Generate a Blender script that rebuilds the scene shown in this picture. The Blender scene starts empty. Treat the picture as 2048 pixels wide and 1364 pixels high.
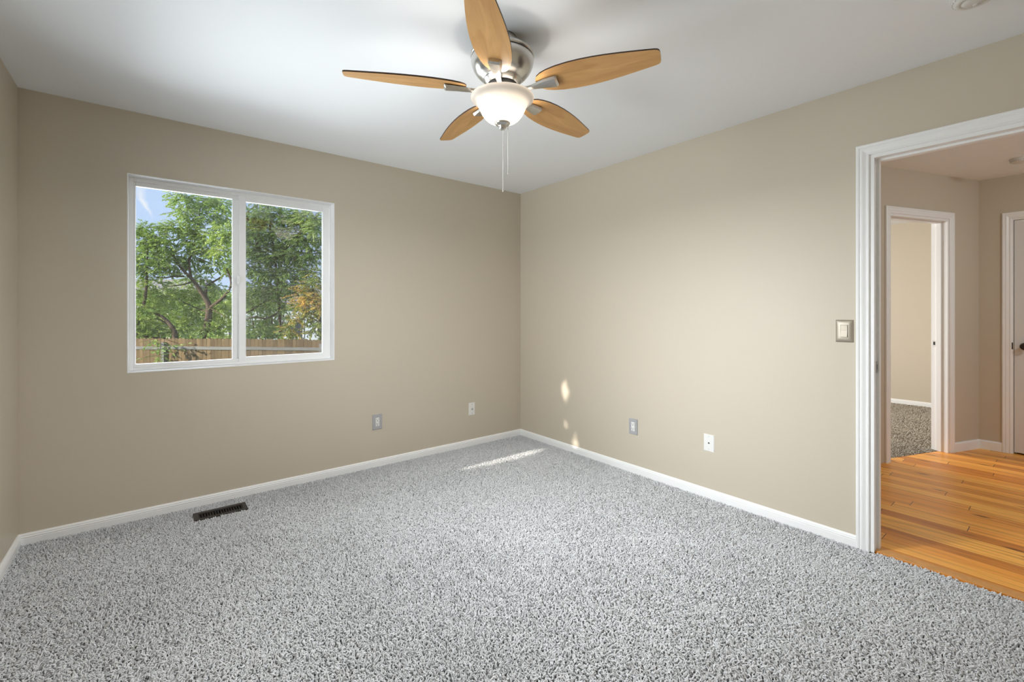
import bpy, bmesh, math, random
import numpy as np
from mathutils import Vector, Matrix

random.seed(7)
rng = np.random.default_rng(7)
SC = bpy.context.scene
COL = SC.collection
PI = math.pi
R = math.radians

# ------------------------------------------------------------------ camera
FPX, YAW, CAMZ = 900.7, R(38.63), 1.244
cam_d = bpy.data.cameras.new('camera')
cam_d.sensor_width = 36.0
cam_d.lens = FPX * 36.0 / 2048.0
cam_d.shift_y = -58.41 / 2048.0
cam_d.clip_start, cam_d.clip_end = 0.02, 400
cam = bpy.data.objects.new('camera', cam_d)
COL.objects.link(cam)
cam.location = (0, 0, CAMZ)
cam.rotation_euler = (PI / 2, 0, -YAW)
SC.camera = cam

# ------------------------------------------------------------------ colour management, light
SC.view_settings.view_transform = 'Standard'
SC.view_settings.look = 'None'
SC.view_settings.gamma = 1.0
SC.view_settings.use_curve_mapping = False
SC.view_settings.exposure = 0.08
cy = SC.cycles
cy.use_denoising = True
cy.max_bounces = 10
cy.diffuse_bounces = 5
cy.glossy_bounces = 4
cy.transmission_bounces = 6
cy.transparent_max_bounces = 12
cy.caustics_reflective = False
cy.caustics_refractive = False
cy.sample_clamp_indirect = 6.0


def make_world():
    w = bpy.data.worlds.new('sky')
    SC.world = w
    w.use_nodes = True
    nt = w.node_tree
    nt.nodes.clear()
    N, L = nt.nodes.new, nt.links.new
    out = N('ShaderNodeOutputWorld')
    bg = N('ShaderNodeBackground')
    tc = N('ShaderNodeTexCoord')
    sep = N('ShaderNodeSeparateXYZ')
    L(tc.outputs['Generated'], sep.inputs[0])
    ramp = N('ShaderNodeValToRGB')
    ramp.color_ramp.elements[0].position = 0.0
    ramp.color_ramp.elements[0].color = (0.60, 0.76, 1.0, 1)
    ramp.color_ramp.elements[1].position = 0.55
    ramp.color_ramp.elements[1].color = (0.40, 0.61, 0.97, 1)
    L(sep.outputs['Z'], ramp.inputs[0])

    def math_(op, a, b=None, clamp=False):
        m = N('ShaderNodeMath')
        m.operation = op
        m.use_clamp = clamp
        for i, v in enumerate((a, b)):
            if v is None:
                continue
            if isinstance(v, (int, float)):
                m.inputs[i].default_value = v
            else:
                L(v, m.inputs[i])
        return m.outputs[0]
    # a thin vapour trail, written as a curve of azimuth over elevation
    az = math_('ARCTAN2', sep.outputs['X'], sep.outputs['Y'])
    nz = N('ShaderNodeTexNoise')
    nz.inputs['Scale'].default_value = 40.0
    nz.inputs['Detail'].default_value = 4.0
    L(tc.outputs['Generated'], nz.inputs['Vector'])
    wob = math_('MULTIPLY', math_('SUBTRACT', nz.outputs['Fac'], 0.5), 0.018)
    el = math_('ARCTANGENT', math_('DIVIDE', sep.outputs['Z'],
               math_('SQRT', math_('ADD', math_('MULTIPLY', sep.outputs['X'], sep.outputs['X']),
                                   math_('MULTIPLY', sep.outputs['Y'], sep.outputs['Y'])))))
    t = math_('DIVIDE', math_('SUBTRACT', WT['el0'], el), WT['el0'] - WT['el1'])      # 0 top .. 1 bottom end
    t2 = math_('MULTIPLY', t, t)
    cen = math_('ADD', math_('ADD', WT['a0'], math_('MULTIPLY', t, WT['b'])), math_('MULTIPLY', t2, WT['c']))
    dist = math_('ABSOLUTE', math_('SUBTRACT', math_('ADD', az, wob), cen))
    width = math_('MULTIPLY', math_('SUBTRACT', 1.06, t), 0.0115)
    m = math_('SUBTRACT', 1.0, math_('DIVIDE', dist, math_('MAXIMUM', width, 0.0004)), True)
    m = math_('MULTIPLY', m, math_('MULTIPLY', math_('SUBTRACT', 1.0, t, True), 2.4, True))
    m = math_('MULTIPLY', m, math_('MULTIPLY', math_('ADD', t, 0.5, True), 0.95), True)
    mix = N('ShaderNodeMixRGB')
    mix.inputs[2].default_value = (0.9, 0.94, 1.0, 1)
    L(m, mix.inputs[0])
    L(ramp.outputs[0], mix.inputs[1])
    L(mix.outputs[0], bg.inputs['Color'])
    bg.inputs['Strength'].default_value = 1.0
    L(bg.outputs[0], out.inputs[0])


def px_dir(px, py):
    a = (px - 1024) / FPX
    b = -(py - 682 + 58.41) / FPX
    return Vector((math.sin(YAW) + a * math.cos(YAW), math.cos(YAW) - a * math.sin(YAW), b))


def at(px, py, d):
    """the point at depth d along the camera's axis that the photograph shows at a pixel"""
    return Vector((0, 0, CAMZ)) + px_dir(px, py) * d


def azel(px, py):
    v = px_dir(px, py)
    return math.atan2(v.x, v.y), math.atan2(v.z, math.hypot(v.x, v.y))


_a0, _e0 = azel(278, 374)
_a1, _e1 = azel(308, 440)
_am, _em = azel(287, 408)
_t = (_e0 - _em) / (_e0 - _e1)
# quadratic through three points
_c = ((_am - _a0) - _t * (_a1 - _a0)) / (_t * _t - _t)
WT = dict(el0=_e0, el1=_e1, a0=_a0, b=(_a1 - _a0) - _c, c=_c)
make_world()


def light(name, kind, loc, energy, color, **kw):
    d = bpy.data.lights.new(name, kind)
    d.energy = energy
    d.color = color
    o = bpy.data.objects.new(name, d)
    COL.objects.link(o)
    o.location = loc
    for k, v in kw.items():
        if k == 'rot':
            o.rotation_euler = v
        elif k == 'to':
            o.rotation_euler = Vector(v).to_track_quat('-Z', 'Y').to_euler()
        else:
            setattr(d, k, v)
    return o


SUN_EL = R(20)
light('sun', 'SUN', (-20, 2, 10), 8.0, (1.0, 0.93, 0.82), to=(math.cos(SUN_EL), 0.02 * math.cos(SUN_EL), -math.sin(SUN_EL)), angle=R(0.53))
# area lights: bedroom window daylight, then unseen lights added for hall and next room
light('low_sky_side_window', 'AREA', (-0.80, 2.42, 1.50), 6.4, (0.86, 0.94, 1.0), to=(1, -0.30, -0.33),
      shape='RECTANGLE', size=1.25, size_y=1.2, spread=R(45))
light('ground_bounce_side_window', 'AREA', (-0.80, 2.40, 1.40), 39, (0.88, 0.95, 1.0), to=(1, -0.2, 0.32),
      shape='RECTANGLE', size=1.25, size_y=1.2, spread=R(130))
light('daylight_garden_window', 'AREA', (0.48, 3.80, 1.45), 31, (0.86, 0.94, 1.0), to=(0.0, -1, 0.25),
      shape='RECTANGLE', size=1.15, size_y=1.15, spread=R(150))
light('hall_end_fill', 'AREA', (4.5, -2.55, 1.75), 3, (0.93, 0.97, 1.0), to=(0.1, 1, -0.35),
      shape='RECTANGLE', size=1.3, size_y=1.9)  # unseen fill added outside the hall's end opening
light('hall_overhead_fill', 'AREA', (4.35, -0.95, 2.40), 16, (0.88, 0.98, 0.97), to=(0.1, 0.35, -1), shape='DISK', size=0.35)  # unseen overhead light without a fixture, added to brighten the hall boards
light('next_room_fill', 'AREA', (5.1, 4.02, 1.45), 80, (1.0, 0.98, 0.95), to=(0.55, -1, -0.30),
      shape='RECTANGLE', size=1.4, size_y=1.2, spread=R(130))  # unseen fill added to light the next room and its door jamb

# ------------------------------------------------------------------ room dimensions (metres)
X0, X1, Y0, Y1, H = -0.559, 2.922, -0.42, 3.517, 2.44
T = 0.12                    # inner wall thickness
TB = 0.17                   # outer wall thickness
DOOR_H = 2.06


# ------------------------------------------------------------------ helpers
def prop(o, label=None, cat=None, group=None, kind=None):
    if label:
        o['label'] = label
    if cat:
        o['category'] = cat
    if group:
        o['group'] = group
    if kind:
        o['kind'] = kind
    return o


def mesh_obj(name, bm, mats, parent=None, smooth=False):
    me = bpy.data.meshes.new(name)
    bm.normal_update()
    bm.to_mesh(me)
    bm.free()
    for m in (mats if isinstance(mats, (list, tuple)) else [mats]):
        me.materials.append(m)
    if smooth:
        for p in me.polygons:
            p.use_smooth = True
    o = bpy.data.objects.new(name, me)
    COL.objects.link(o)
    if parent:
        o.parent = parent
    return o


def raw_obj(name, verts, faces, mats, parent=None, smooth=False):
    me = bpy.data.meshes.new(name)
    me.from_pydata(verts, [], faces)
    for m in (mats if isinstance(mats, (list, tuple)) else [mats]):
        me.materials.append(m)
    if smooth:
        me.polygons.foreach_set('use_smooth', [True] * len(me.polygons))
    o = bpy.data.objects.new(name, me)
    COL.objects.link(o)
    if parent:
        o.parent = parent
    return o


def thing(name, label, cat, loc=(0, 0, 0), rot=(0, 0, 0), group=None):
    o = bpy.data.objects.new(name, None)
    o.empty_display_size = 0.05
    COL.objects.link(o)
    o.location = loc
    o.rotation_euler = rot
    return prop(o, label, cat, group)


def struct(o, label=None, cat=None):
    o['kind'] = 'structure'
    return prop(o, label, cat)


def add_box(bm, a, b, bev=0.0, seg=2, mat=0):
    x0, y0, z0 = (min(a[i], b[i]) for i in range(3))
    x1, y1, z1 = (max(a[i], b[i]) for i in range(3))
    r = bmesh.ops.create_cube(bm, size=1)
    vs = r['verts']
    for v in vs:
        v.co = ((x0 + x1) / 2 + v.co.x * (x1 - x0), (y0 + y1) / 2 + v.co.y * (y1 - y0), (z0 + z1) / 2 + v.co.z * (z1 - z0))
    fs = set(f for v in vs for f in v.link_faces)
    for f in fs:
        f.material_index = mat
    if bev > 0:
        es = list(set(e for v in vs for e in v.link_edges))
        rr = bmesh.ops.bevel(bm, geom=es, offset=bev, segments=seg, affect='EDGES', profile=0.5)
        for f in rr['faces']:
            f.material_index = mat
    return vs


def add_lathe(bm, prof, n=48, cx=0, cy_=0, mat=0, cap=True):
    rings = []
    for r, z in prof:
        if r < 1e-6:
            rings.append([bm.verts.new((cx, cy_, z))])
        else:
            rings.append([bm.verts.new((cx + r * math.cos(2 * PI * k / n), cy_ + r * math.sin(2 * PI * k / n), z)) for k in range(n)])
    for a, b in zip(rings, rings[1:]):
        for k in range(n):
            k2 = (k + 1) % n
            if len(a) == 1 and len(b) == 1:
                continue
            if len(a) == 1:
                f = bm.faces.new((a[0], b[k2], b[k]))
            elif len(b) == 1:
                f = bm.faces.new((a[k], a[k2], b[0]))
            else:
                f = bm.faces.new((a[k], a[k2], b[k2], b[k]))
            f.material_index = mat
            f.smooth = True
    return rings


def add_tube(bm, pts, radii, n=6, mat=0, cap=True):
    pts = [Vector(p) for p in pts]
    rings = []
    for i, p in enumerate(pts):
        d = (pts[min(i + 1, len(pts) - 1)] - pts[max(i - 1, 0)]).normalized()
        up = Vector((0, 0, 1)) if abs(d.z) < 0.9 else Vector((1, 0, 0))
        a = d.cross(up).normalized()
        b = d.cross(a).normalized()
        rad = radii[i] if isinstance(radii, (list, tuple)) else radii
        rings.append([bm.verts.new(p + (a * math.cos(2 * PI * k / n) + b * math.sin(2 * PI * k / n)) * rad) for k in range(n)])
    for r0, r1 in zip(rings, rings[1:]):
        for k in range(n):
            f = bm.faces.new((r0[k], r0[(k + 1) % n], r1[(k + 1) % n], r1[k]))
            f.material_index = mat
            f.smooth = True
    if cap:
        bm.faces.new(rings[0][::-1]).material_index = mat
        bm.faces.new(rings[-1]).material_index = mat


# ------------------------------------------------------------------ materials
def new_mat(name):
    m = bpy.data.materials.new(name)
    m.use_nodes = True
    nt = m.node_tree
    b = nt.nodes['Principled BSDF']
    return m, nt, b


def simple(name, col, rough=0.5, metal=0.0, spec=0.5, bump=None, var=None, aniso=0.0):
    m, nt, b = new_mat(name)
    b.inputs['Base Color'].default_value = (*col, 1)
    b.inputs['Roughness'].default_value = rough
    b.inputs['Metallic'].default_value = metal
    b.inputs['Specular IOR Level'].default_value = spec
    if aniso:
        b.inputs['Anisotropic'].default_value = aniso
    tc = nt.nodes.new('ShaderNodeTexCoord')
    if bump:
        sc, st, di = bump
        n = nt.nodes.new('ShaderNodeTexNoise')
        n.inputs['Scale'].default_value = sc
        n.inputs['Detail'].default_value = 3
        nt.links.new(tc.outputs['Object'], n.inputs['Vector'])
        bp = nt.nodes.new('ShaderNodeBump')
        bp.inputs['Strength'].default_value = st
        bp.inputs['Distance'].default_value = di
        nt.links.new(n.outputs['Fac'], bp.inputs['Height'])
        nt.links.new(bp.outputs['Normal'], b.inputs['Normal'])
    if var:
        sc, amt = var
        n = nt.nodes.new('ShaderNodeTexNoise')
        n.inputs['Scale'].default_value = sc
        n.inputs['Detail'].default_value = 4
        nt.links.new(tc.outputs['Object'], n.inputs['Vector'])
        mx = nt.nodes.new('ShaderNodeMixRGB')
        mx.inputs[1].default_value = (*[c * (1 - amt) for c in col], 1)
        mx.inputs[2].default_value = (*[min(1, c * (1 + amt)) for c in col], 1)
        nt.links.new(n.outputs['Fac'], mx.inputs[0])
        nt.links.new(mx.outputs[0], b.inputs['Base Color'])
    return m


M = {}
M['wall'] = simple('beige_wall_paint', (0.59, 0.523, 0.42), 0.42, spec=0.45, bump=(170, 0.16, 0.002), var=(1.2, 0.02))
M['ceiling'] = simple('white_ceiling_paint', (0.905, 0.925, 0.95), 0.8, spec=0.2, bump=(120, 0.12, 0.002))
M['trim'] = simple('white_trim_paint', (0.90, 0.90, 0.895), 0.35, spec=0.5)
M['vinyl'] = simple('white_window_vinyl', (0.90, 0.90, 0.89), 0.4, spec=0.5)
M['plastic'] = simple('white_plastic', (0.80, 0.79, 0.76), 0.35, spec=0.5)
M['detector'] = simple('white_detector_plastic', (0.72, 0.71, 0.68), 0.5, spec=0.4)
M['dark'] = simple('dark_slot', (0.02, 0.02, 0.02), 0.7)
M['nickel'] = simple('brushed_nickel', (0.60, 0.58, 0.545), 0.27, 1.0, bump=(300, 0.03, 0.0005))
M['nickel_plate'] = simple('satin_nickel_plate', (0.50, 0.50, 0.515), 0.45, 0.4)
M['warm_nickel'] = simple('warm_nickel_plate', (0.46, 0.40, 0.325), 0.42, 0.65)
M['bronze'] = simple('dark_bronze', (0.06, 0.05, 0.045), 0.35, 0.9)
M['register'] = simple('dark_register_metal', (0.05, 0.046, 0.042), 0.5, 0.4)
M['door'] = simple('white_door_paint', (0.74, 0.73, 0.71), 0.4, bump=(80, 0.04, 0.001))
M['chain'] = simple('chain_metal', (0.75, 0.74, 0.72), 0.3, 1.0)


def wood_floor():
    m, nt, b = new_mat('oak_strip_flooring')
    N, L = nt.nodes.new, nt.links.new

    def mth(op, a, c=None):
        n = N('ShaderNodeMath')
        n.operation = op
        for i, v in enumerate((a, c)):
            if v is None:
                continue
            if isinstance(v, (int, float)):
                n.inputs[i].default_value = v
            else:
                L(v, n.inputs[i])
        return n.outputs[0]
    tc = N('ShaderNodeTexCoord')
    mp = N('ShaderNodeMapping')
    mp.vector_type = 'POINT'
    mp.inputs['Rotation'].default_value = (0, 0, R(90))     # long side of the boards becomes the x axis
    L(tc.outputs['Object'], mp.inputs['Vector'])
    sp = N('ShaderNodeSeparateXYZ')
    L(mp.outputs[0], sp.inputs[0])
    u, v = sp.outputs['X'], sp.outputs['Y']
    W_, LEN = 0.0975, 0.95
    row = mth('FLOOR', mth('DIVIDE', v, W_))
    wn = N('ShaderNodeTexWhiteNoise')
    wn.noise_dimensions = '1D'
    L(row, wn.inputs['W'])
    uu = mth('ADD', mth('DIVIDE', u, LEN), mth('MULTIPLY', wn.outputs['Value'], 7.3))
    plank = mth('FLOOR', uu)
    cmb = N('ShaderNodeCombineXYZ')
    L(row, cmb.inputs[0])
    L(plank, cmb.inputs[1])
    wn2 = N('ShaderNodeTexWhiteNoise')
    wn2.noise_dimensions = '3D'
    L(cmb.outputs[0], wn2.inputs['Vector'])
    ramp = N('ShaderNodeValToRGB')
    e = ramp.color_ramp.elements
    e[0].position = 0.0
    e[0].color = (0.60, 0.205, 0.028, 1)
    e[1].position = 1.0
    e[1].color = (1.0, 0.52, 0.11, 1)
    k = e.new(0.5)
    k.color = (0.94, 0.40, 0.068, 1)
    L(wn2.outputs['Value'], ramp.inputs[0])
    # grain along the board
    gm = N('ShaderNodeMapping')
    gm.inputs['Scale'].default_value = (2.2, 38, 1)
    L(mp.outputs[0], gm.inputs['Vector'])
    off = N('ShaderNodeVectorMath')
    off.operation = 'ADD'
    sc = N('ShaderNodeVectorMath')
    sc.operation = 'SCALE'
    L(wn2.outputs['Color'], sc.inputs[0])
    sc.inputs['Scale'].default_value = 30
    L(gm.outputs[0], off.inputs[0])
    L(sc.outputs[0], off.inputs[1])
    gn = N('ShaderNodeTexNoise')
    gn.inputs['Scale'].default_value = 1.0
    gn.inputs['Detail'].default_value = 6
    gn.inputs['Distortion'].default_value = 0.6
    L(off.outputs[0], gn.inputs['Vector'])
    gr = N('ShaderNodeValToRGB')
    gr.color_ramp.elements[0].position = 0.28
    gr.color_ramp.elements[0].color = (0.52, 0.42, 0.34, 1)
    gr.color_ramp.elements[1].position = 0.56
    gr.color_ramp.elements[1].color = (1.05, 1.04, 1.02, 1)
    L(gn.outputs['Fac'], gr.inputs[0])
    mul = N('ShaderNodeMixRGB')
    mul.blend_type = 'MULTIPLY'
    mul.inputs[0].default_value = 0.68
    L(ramp.outputs[0], mul.inputs[1])
    L(gr.outputs[0], mul.inputs[2])
    # knots
    km = N('ShaderNodeMapping')
    km.inputs['Scale'].default_value = (3.4, 15.0, 1)
    L(mp.outputs[0], km.inputs['Vector'])
    vor = N('ShaderNodeTexVoronoi')
    vor.inputs['Scale'].default_value = 1.0
    L(km.outputs[0], vor.inputs['Vector'])
    kr = N('ShaderNodeValToRGB')
    kr.color_ramp.elements[0].position = 0.06
    kr.color_ramp.elements[0].color = (1, 1, 1, 1)
    kr.color_ramp.elements[1].position = 0.19
    kr.color_ramp.elements[1].color = (0, 0, 0, 1)
    L(vor.outputs['Distance'], kr.inputs[0])
    vsel = N('ShaderNodeSeparateColor')
    L(vor.outputs['Color'], vsel.inputs[0])
    ksel = mth('MULTIPLY', kr.outputs[0], mth('GREATER_THAN', vsel.outputs[0], 0.30))
    kmix = N('ShaderNodeMixRGB')
    kmix.inputs[2].default_value = (0.035, 0.012, 0.006, 1)
    L(ksel, kmix.inputs[0])
    L(mul.outputs[0], kmix.inputs[1])
    # seams
    fv = mth('FRACT', mth('DIVIDE', v, W_))
    fu = mth('FRACT', uu)
    sv = mth('LESS_THAN', mth('MINIMUM', fv, mth('SUBTRACT', 1.0, fv)), 0.010)
    su = mth('LESS_THAN', mth('MINIMUM', fu, mth('SUBTRACT', 1.0, fu)), 0.0019)
    seam = mth('MAXIMUM', mth('MULTIPLY', sv, 0.6), su)
    smix = N('ShaderNodeMixRGB')
    smix.inputs[2].default_value = (0.045, 0.014, 0.005, 1)
    L(mth('MULTIPLY', seam, 0.85), smix.inputs[0])
    L(kmix.outputs[0], smix.inputs[1])
    L(smix.outputs[0], b.inputs['Base Color'])
    b.inputs['Roughness'].default_value = 0.36
    b.inputs['Specular IOR Level'].default_value = 0.4
    bp = N('ShaderNodeBump')
    bp.inputs['Strength'].default_value = 0.25
    bp.inputs['Distance'].default_value = 0.001
    L(mth('SUBTRACT', gn.outputs['Fac'], seam), bp.inputs['Height'])
    L(bp.outputs['Normal'], b.inputs['Normal'])
    return m


M['wood_floor'] = wood_floor()


def maple():
    m, nt, b = new_mat('maple_blade')
    N, L = nt.nodes.new, nt.links.new
    tc = N('ShaderNodeTexCoord')
    mp = N('ShaderNodeMapping')
    mp.inputs['Scale'].default_value = (3.5, 26, 26)
    L(tc.outputs['Object'], mp.inputs['Vector'])
    n = N('ShaderNodeTexNoise')
    n.inputs['Scale'].default_value = 1.0
    n.inputs['Detail'].default_value = 5
    n.inputs['Distortion'].default_value = 1.2
    L(mp.outputs[0], n.inputs['Vector'])
    r = N('ShaderNodeValToRGB')
    r.color_ramp.elements[0].position = 0.25
    r.color_ramp.elements[0].color = (0.54, 0.275, 0.092, 1)
    r.color_ramp.elements[1].position = 0.75
    r.color_ramp.elements[1].color = (0.72, 0.42, 0.165, 1)
    L(n.outputs['Fac'], r.inputs[0])
    L(r.outputs[0], b.inputs['Base Color'])
    b.inputs['Roughness'].default_value = 0.42
    return m


M['maple'] = maple()
M['walnut'] = simple('walnut_edge', (0.045, 0.022, 0.010), 0.45)


def glass_mat():
    m = bpy.data.materials.new('window_glass')
    m.use_nodes = True
    nt = m.node_tree
    nt.nodes.clear()
    N, L = nt.nodes.new, nt.links.new
    out = N('ShaderNodeOutputMaterial')
    mix = N('ShaderNodeMixShader')
    tr = N('ShaderNodeBsdfTransparent')
    gl = N('ShaderNodeBsdfGlossy')
    gl.inputs['Roughness'].default_value = 0.0
    fr = N('ShaderNodeFresnel')
    fr.inputs['IOR'].default_value = 1.5
    mu = N('ShaderNodeMath')
    mu.operation = 'MULTIPLY'
    mu.inputs[1].default_value = 1.7                     # both faces of the double glazing
    L(fr.outputs[0], mu.inputs[0])
    L(mu.outputs[0], mix.inputs[0])
    L(tr.outputs[0], mix.inputs[1])
    L(gl.outputs[0], mix.inputs[2])
    L(mix.outputs[0], out.inputs[0])
    return m


M['glass'] = glass_mat()


def mix_transparent(name, col, opacity):
    m = bpy.data.materials.new(name)
    m.use_nodes = True
    nt = m.node_tree
    nt.nodes.clear()
    N, L = nt.nodes.new, nt.links.new
    out = N('ShaderNodeOutputMaterial')
    mix = N('ShaderNodeMixShader')
    tr = N('ShaderNodeBsdfTransparent')
    df = N('ShaderNodeBsdfDiffuse')
    df.inputs['Color'].default_value = (*col, 1)
    mix.inputs[0].default_value = opacity
    L(tr.outputs[0], mix.inputs[1])
    L(df.outputs[0], mix.inputs[2])
    L(mix.outputs[0], out.inputs[0])
    return m


M['screen'] = mix_transparent('insect_screen_mesh', (0.09, 0.09, 0.09), 0.15)


def bowl_mat():
    m = bpy.data.materials.new('frosted_glass_shade')
    m.use_nodes = True
    nt = m.node_tree
    nt.nodes.clear()
    N, L = nt.nodes.new, nt.links.new
    out = N('ShaderNodeOutputMaterial')
    tl = N('ShaderNodeBsdfTranslucent')
    tl.inputs['Color'].default_value = (0.145, 0.130, 0.113, 1)
    df = N('ShaderNodeBsdfPrincipled')
    df.inputs['Base Color'].default_value = (0.86, 0.80, 0.74, 1)
    df.inputs['Roughness'].default_value = 0.25
    mx = N('ShaderNodeMixShader')
    mx.inputs[0].default_value = 0.45
    L(tl.outputs[0], mx.inputs[1])
    L(df.outputs[0], mx.inputs[2])
    L(mx.outputs[0], out.inputs[0])
    return m


M['bowl'] = bowl_mat()


def hair_mat(name, dark, lite):
    m, nt, b = new_mat(name)
    N, L = nt.nodes.new, nt.links.new
    hi = N('ShaderNodeHairInfo')
    r = N('ShaderNodeValToRGB')
    r.color_ramp.elements[0].position = 0.0
    r.color_ramp.elements[0].color = (*dark, 1)
    r.color_ramp.elements[1].position = 1.0
    r.color_ramp.elements[1].color = (*lite, 1)
    L(hi.outputs['Random'], r.inputs[0])
    L(r.outputs[0], b.inputs['Base Color'])
    b.inputs['Roughness'].default_value = 0.75
    b.inputs['Specular IOR Level'].default_value = 0.25
    return m


M['carpet'] = hair_mat('grey_carpet_yarn', (0.60, 0.606, 0.618), (0.78, 0.787, 0.80))
M['carpet_tan'] = hair_mat('taupe_carpet_yarn', (0.30, 0.262, 0.212), (0.50, 0.445, 0.365))
M['carpet_base'] = simple('carpet_backing', (0.10, 0.10, 0.10), 0.9, spec=0.1, bump=(400, 0.3, 0.002))


def leaf_mat(name, stops):
    m = bpy.data.materials.new(name)
    m.use_nodes = True
    nt = m.node_tree
    nt.nodes.clear()
    N, L = nt.nodes.new, nt.links.new
    out = N('ShaderNodeOutputMaterial')
    at_ = N('ShaderNodeAttribute')
    at_.attribute_name = 'tone'
    r = N('ShaderNodeValToRGB')
    e = r.color_ramp.elements
    e[0].position, e[0].color = stops[0][0], (*stops[0][1], 1)
    e[1].position, e[1].color = stops[-1][0], (*stops[-1][1], 1)
    for p, c in stops[1:-1]:
        k = e.new(p)
        k.color = (*c, 1)
    L(at_.outputs['Fac'], r.inputs[0])
    pb = N('ShaderNodeBsdfPrincipled')
    pb.inputs['Roughness'].default_value = 0.5
    pb.inputs['Specular IOR Level'].default_value = 0.35
    tl = N('ShaderNodeBsdfTranslucent')
    L(r.outputs[0], pb.inputs['Base Color'])
    L(r.outputs[0], tl.inputs['Color'])
    mx = N('ShaderNodeMixShader')
    mx.inputs[0].default_value = 0.35
    L(pb.outputs[0], mx.inputs[1])
    L(tl.outputs[0], mx.inputs[2])
    L(mx.outputs[0], out.inputs[0])
    return m


M['leaf'] = leaf_mat('green_leaves', [(0, (0.17, 0.29, 0.06)), (0.5, (0.42, 0.58, 0.13)), (1, (0.72, 0.82, 0.28))])
M['leaf_dark'] = leaf_mat('deep_green_leaves', [(0, (0.12, 0.23, 0.07)), (0.5, (0.34, 0.51, 0.14)), (1, (0.68, 0.80, 0.30))])
M['leaf_gold'] = leaf_mat('gold_tinged_leaves', [(0, (0.18, 0.31, 0.07)), (0.45, (0.40, 0.48, 0.10)), (0.66, (0.84, 0.64, 0.16)), (1, (0.98, 0.60, 0.20))])
M['bark'] = simple('brown_bark', (0.11, 0.082, 0.06), 0.9, spec=0.1, bump=(30, 0.6, 0.02), var=(6, 0.35))
M['rail'] = simple('grey_weathered_rail', (0.20, 0.20, 0.19), 0.85, spec=0.1, var=(9, 0.2))
M['lawn'] = simple('lawn', (0.10, 0.17, 0.045), 0.95, spec=0.1, var=(3, 0.4))
M['siding'] = simple('pale_blue_siding', (0.55, 0.62, 0.70), 0.7, var=(2, 0.06))
M['siding_tan'] = simple('pale_tan_siding', (0.62, 0.58, 0.52), 0.7, var=(2, 0.06))
M['shingle'] = simple('grey_shingles', (0.26, 0.25, 0.24), 0.9, spec=0.1, var=(14, 0.3))
M['house_glass'] = simple('dark_house_window', (0.05, 0.06, 0.08), 0.15)


def picket_mat():
    m, nt, b = new_mat('cedar_pickets')
    N, L = nt.nodes.new, nt.links.new
    at_ = N('ShaderNodeAttribute')
    at_.attribute_name = 'tone'
    r = N('ShaderNodeValToRGB')
    r.color_ramp.elements[0].color = (0.105, 0.074, 0.040, 1)
    r.color_ramp.elements[1].color = (0.225, 0.157, 0.083, 1)
    L(at_.outputs['Fac'], r.inputs[0])
    tc = N('ShaderNodeTexCoord')
    mp = N('ShaderNodeMapping')
    mp.inputs['Scale'].default_value = (25, 25, 1.5)
    L(tc.outputs['Object'], mp.inputs['Vector'])
    n = N('ShaderNodeTexNoise')
    n.inputs['Scale'].default_value = 1
    n.inputs['Detail'].default_value = 4
    L(mp.outputs[0], n.inputs['Vector'])
    mx = N('ShaderNodeMixRGB')
    mx.blend_type = 'MULTIPLY'
    mx.inputs[0].default_value = 0.5
    L(r.outputs[0], mx.inputs[1])
    L(n.outputs['Fac'], mx.inputs[2])
    g = N('ShaderNodeMixRGB')
    g.blend_type = 'MULTIPLY'
    g.inputs[0].default_value = 1
    g.inputs[2].default_value = (1.3, 1.3, 1.3, 1)
    L(mx.outputs[0], g.inputs[1])
    L(g.outputs[0], b.inputs['Base Color'])
    b.inputs['Roughness'].default_value = 0.85
    b.inputs['Specular IOR Level'].default_value = 0.1
    return m


M['picket'] = picket_mat()


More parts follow.
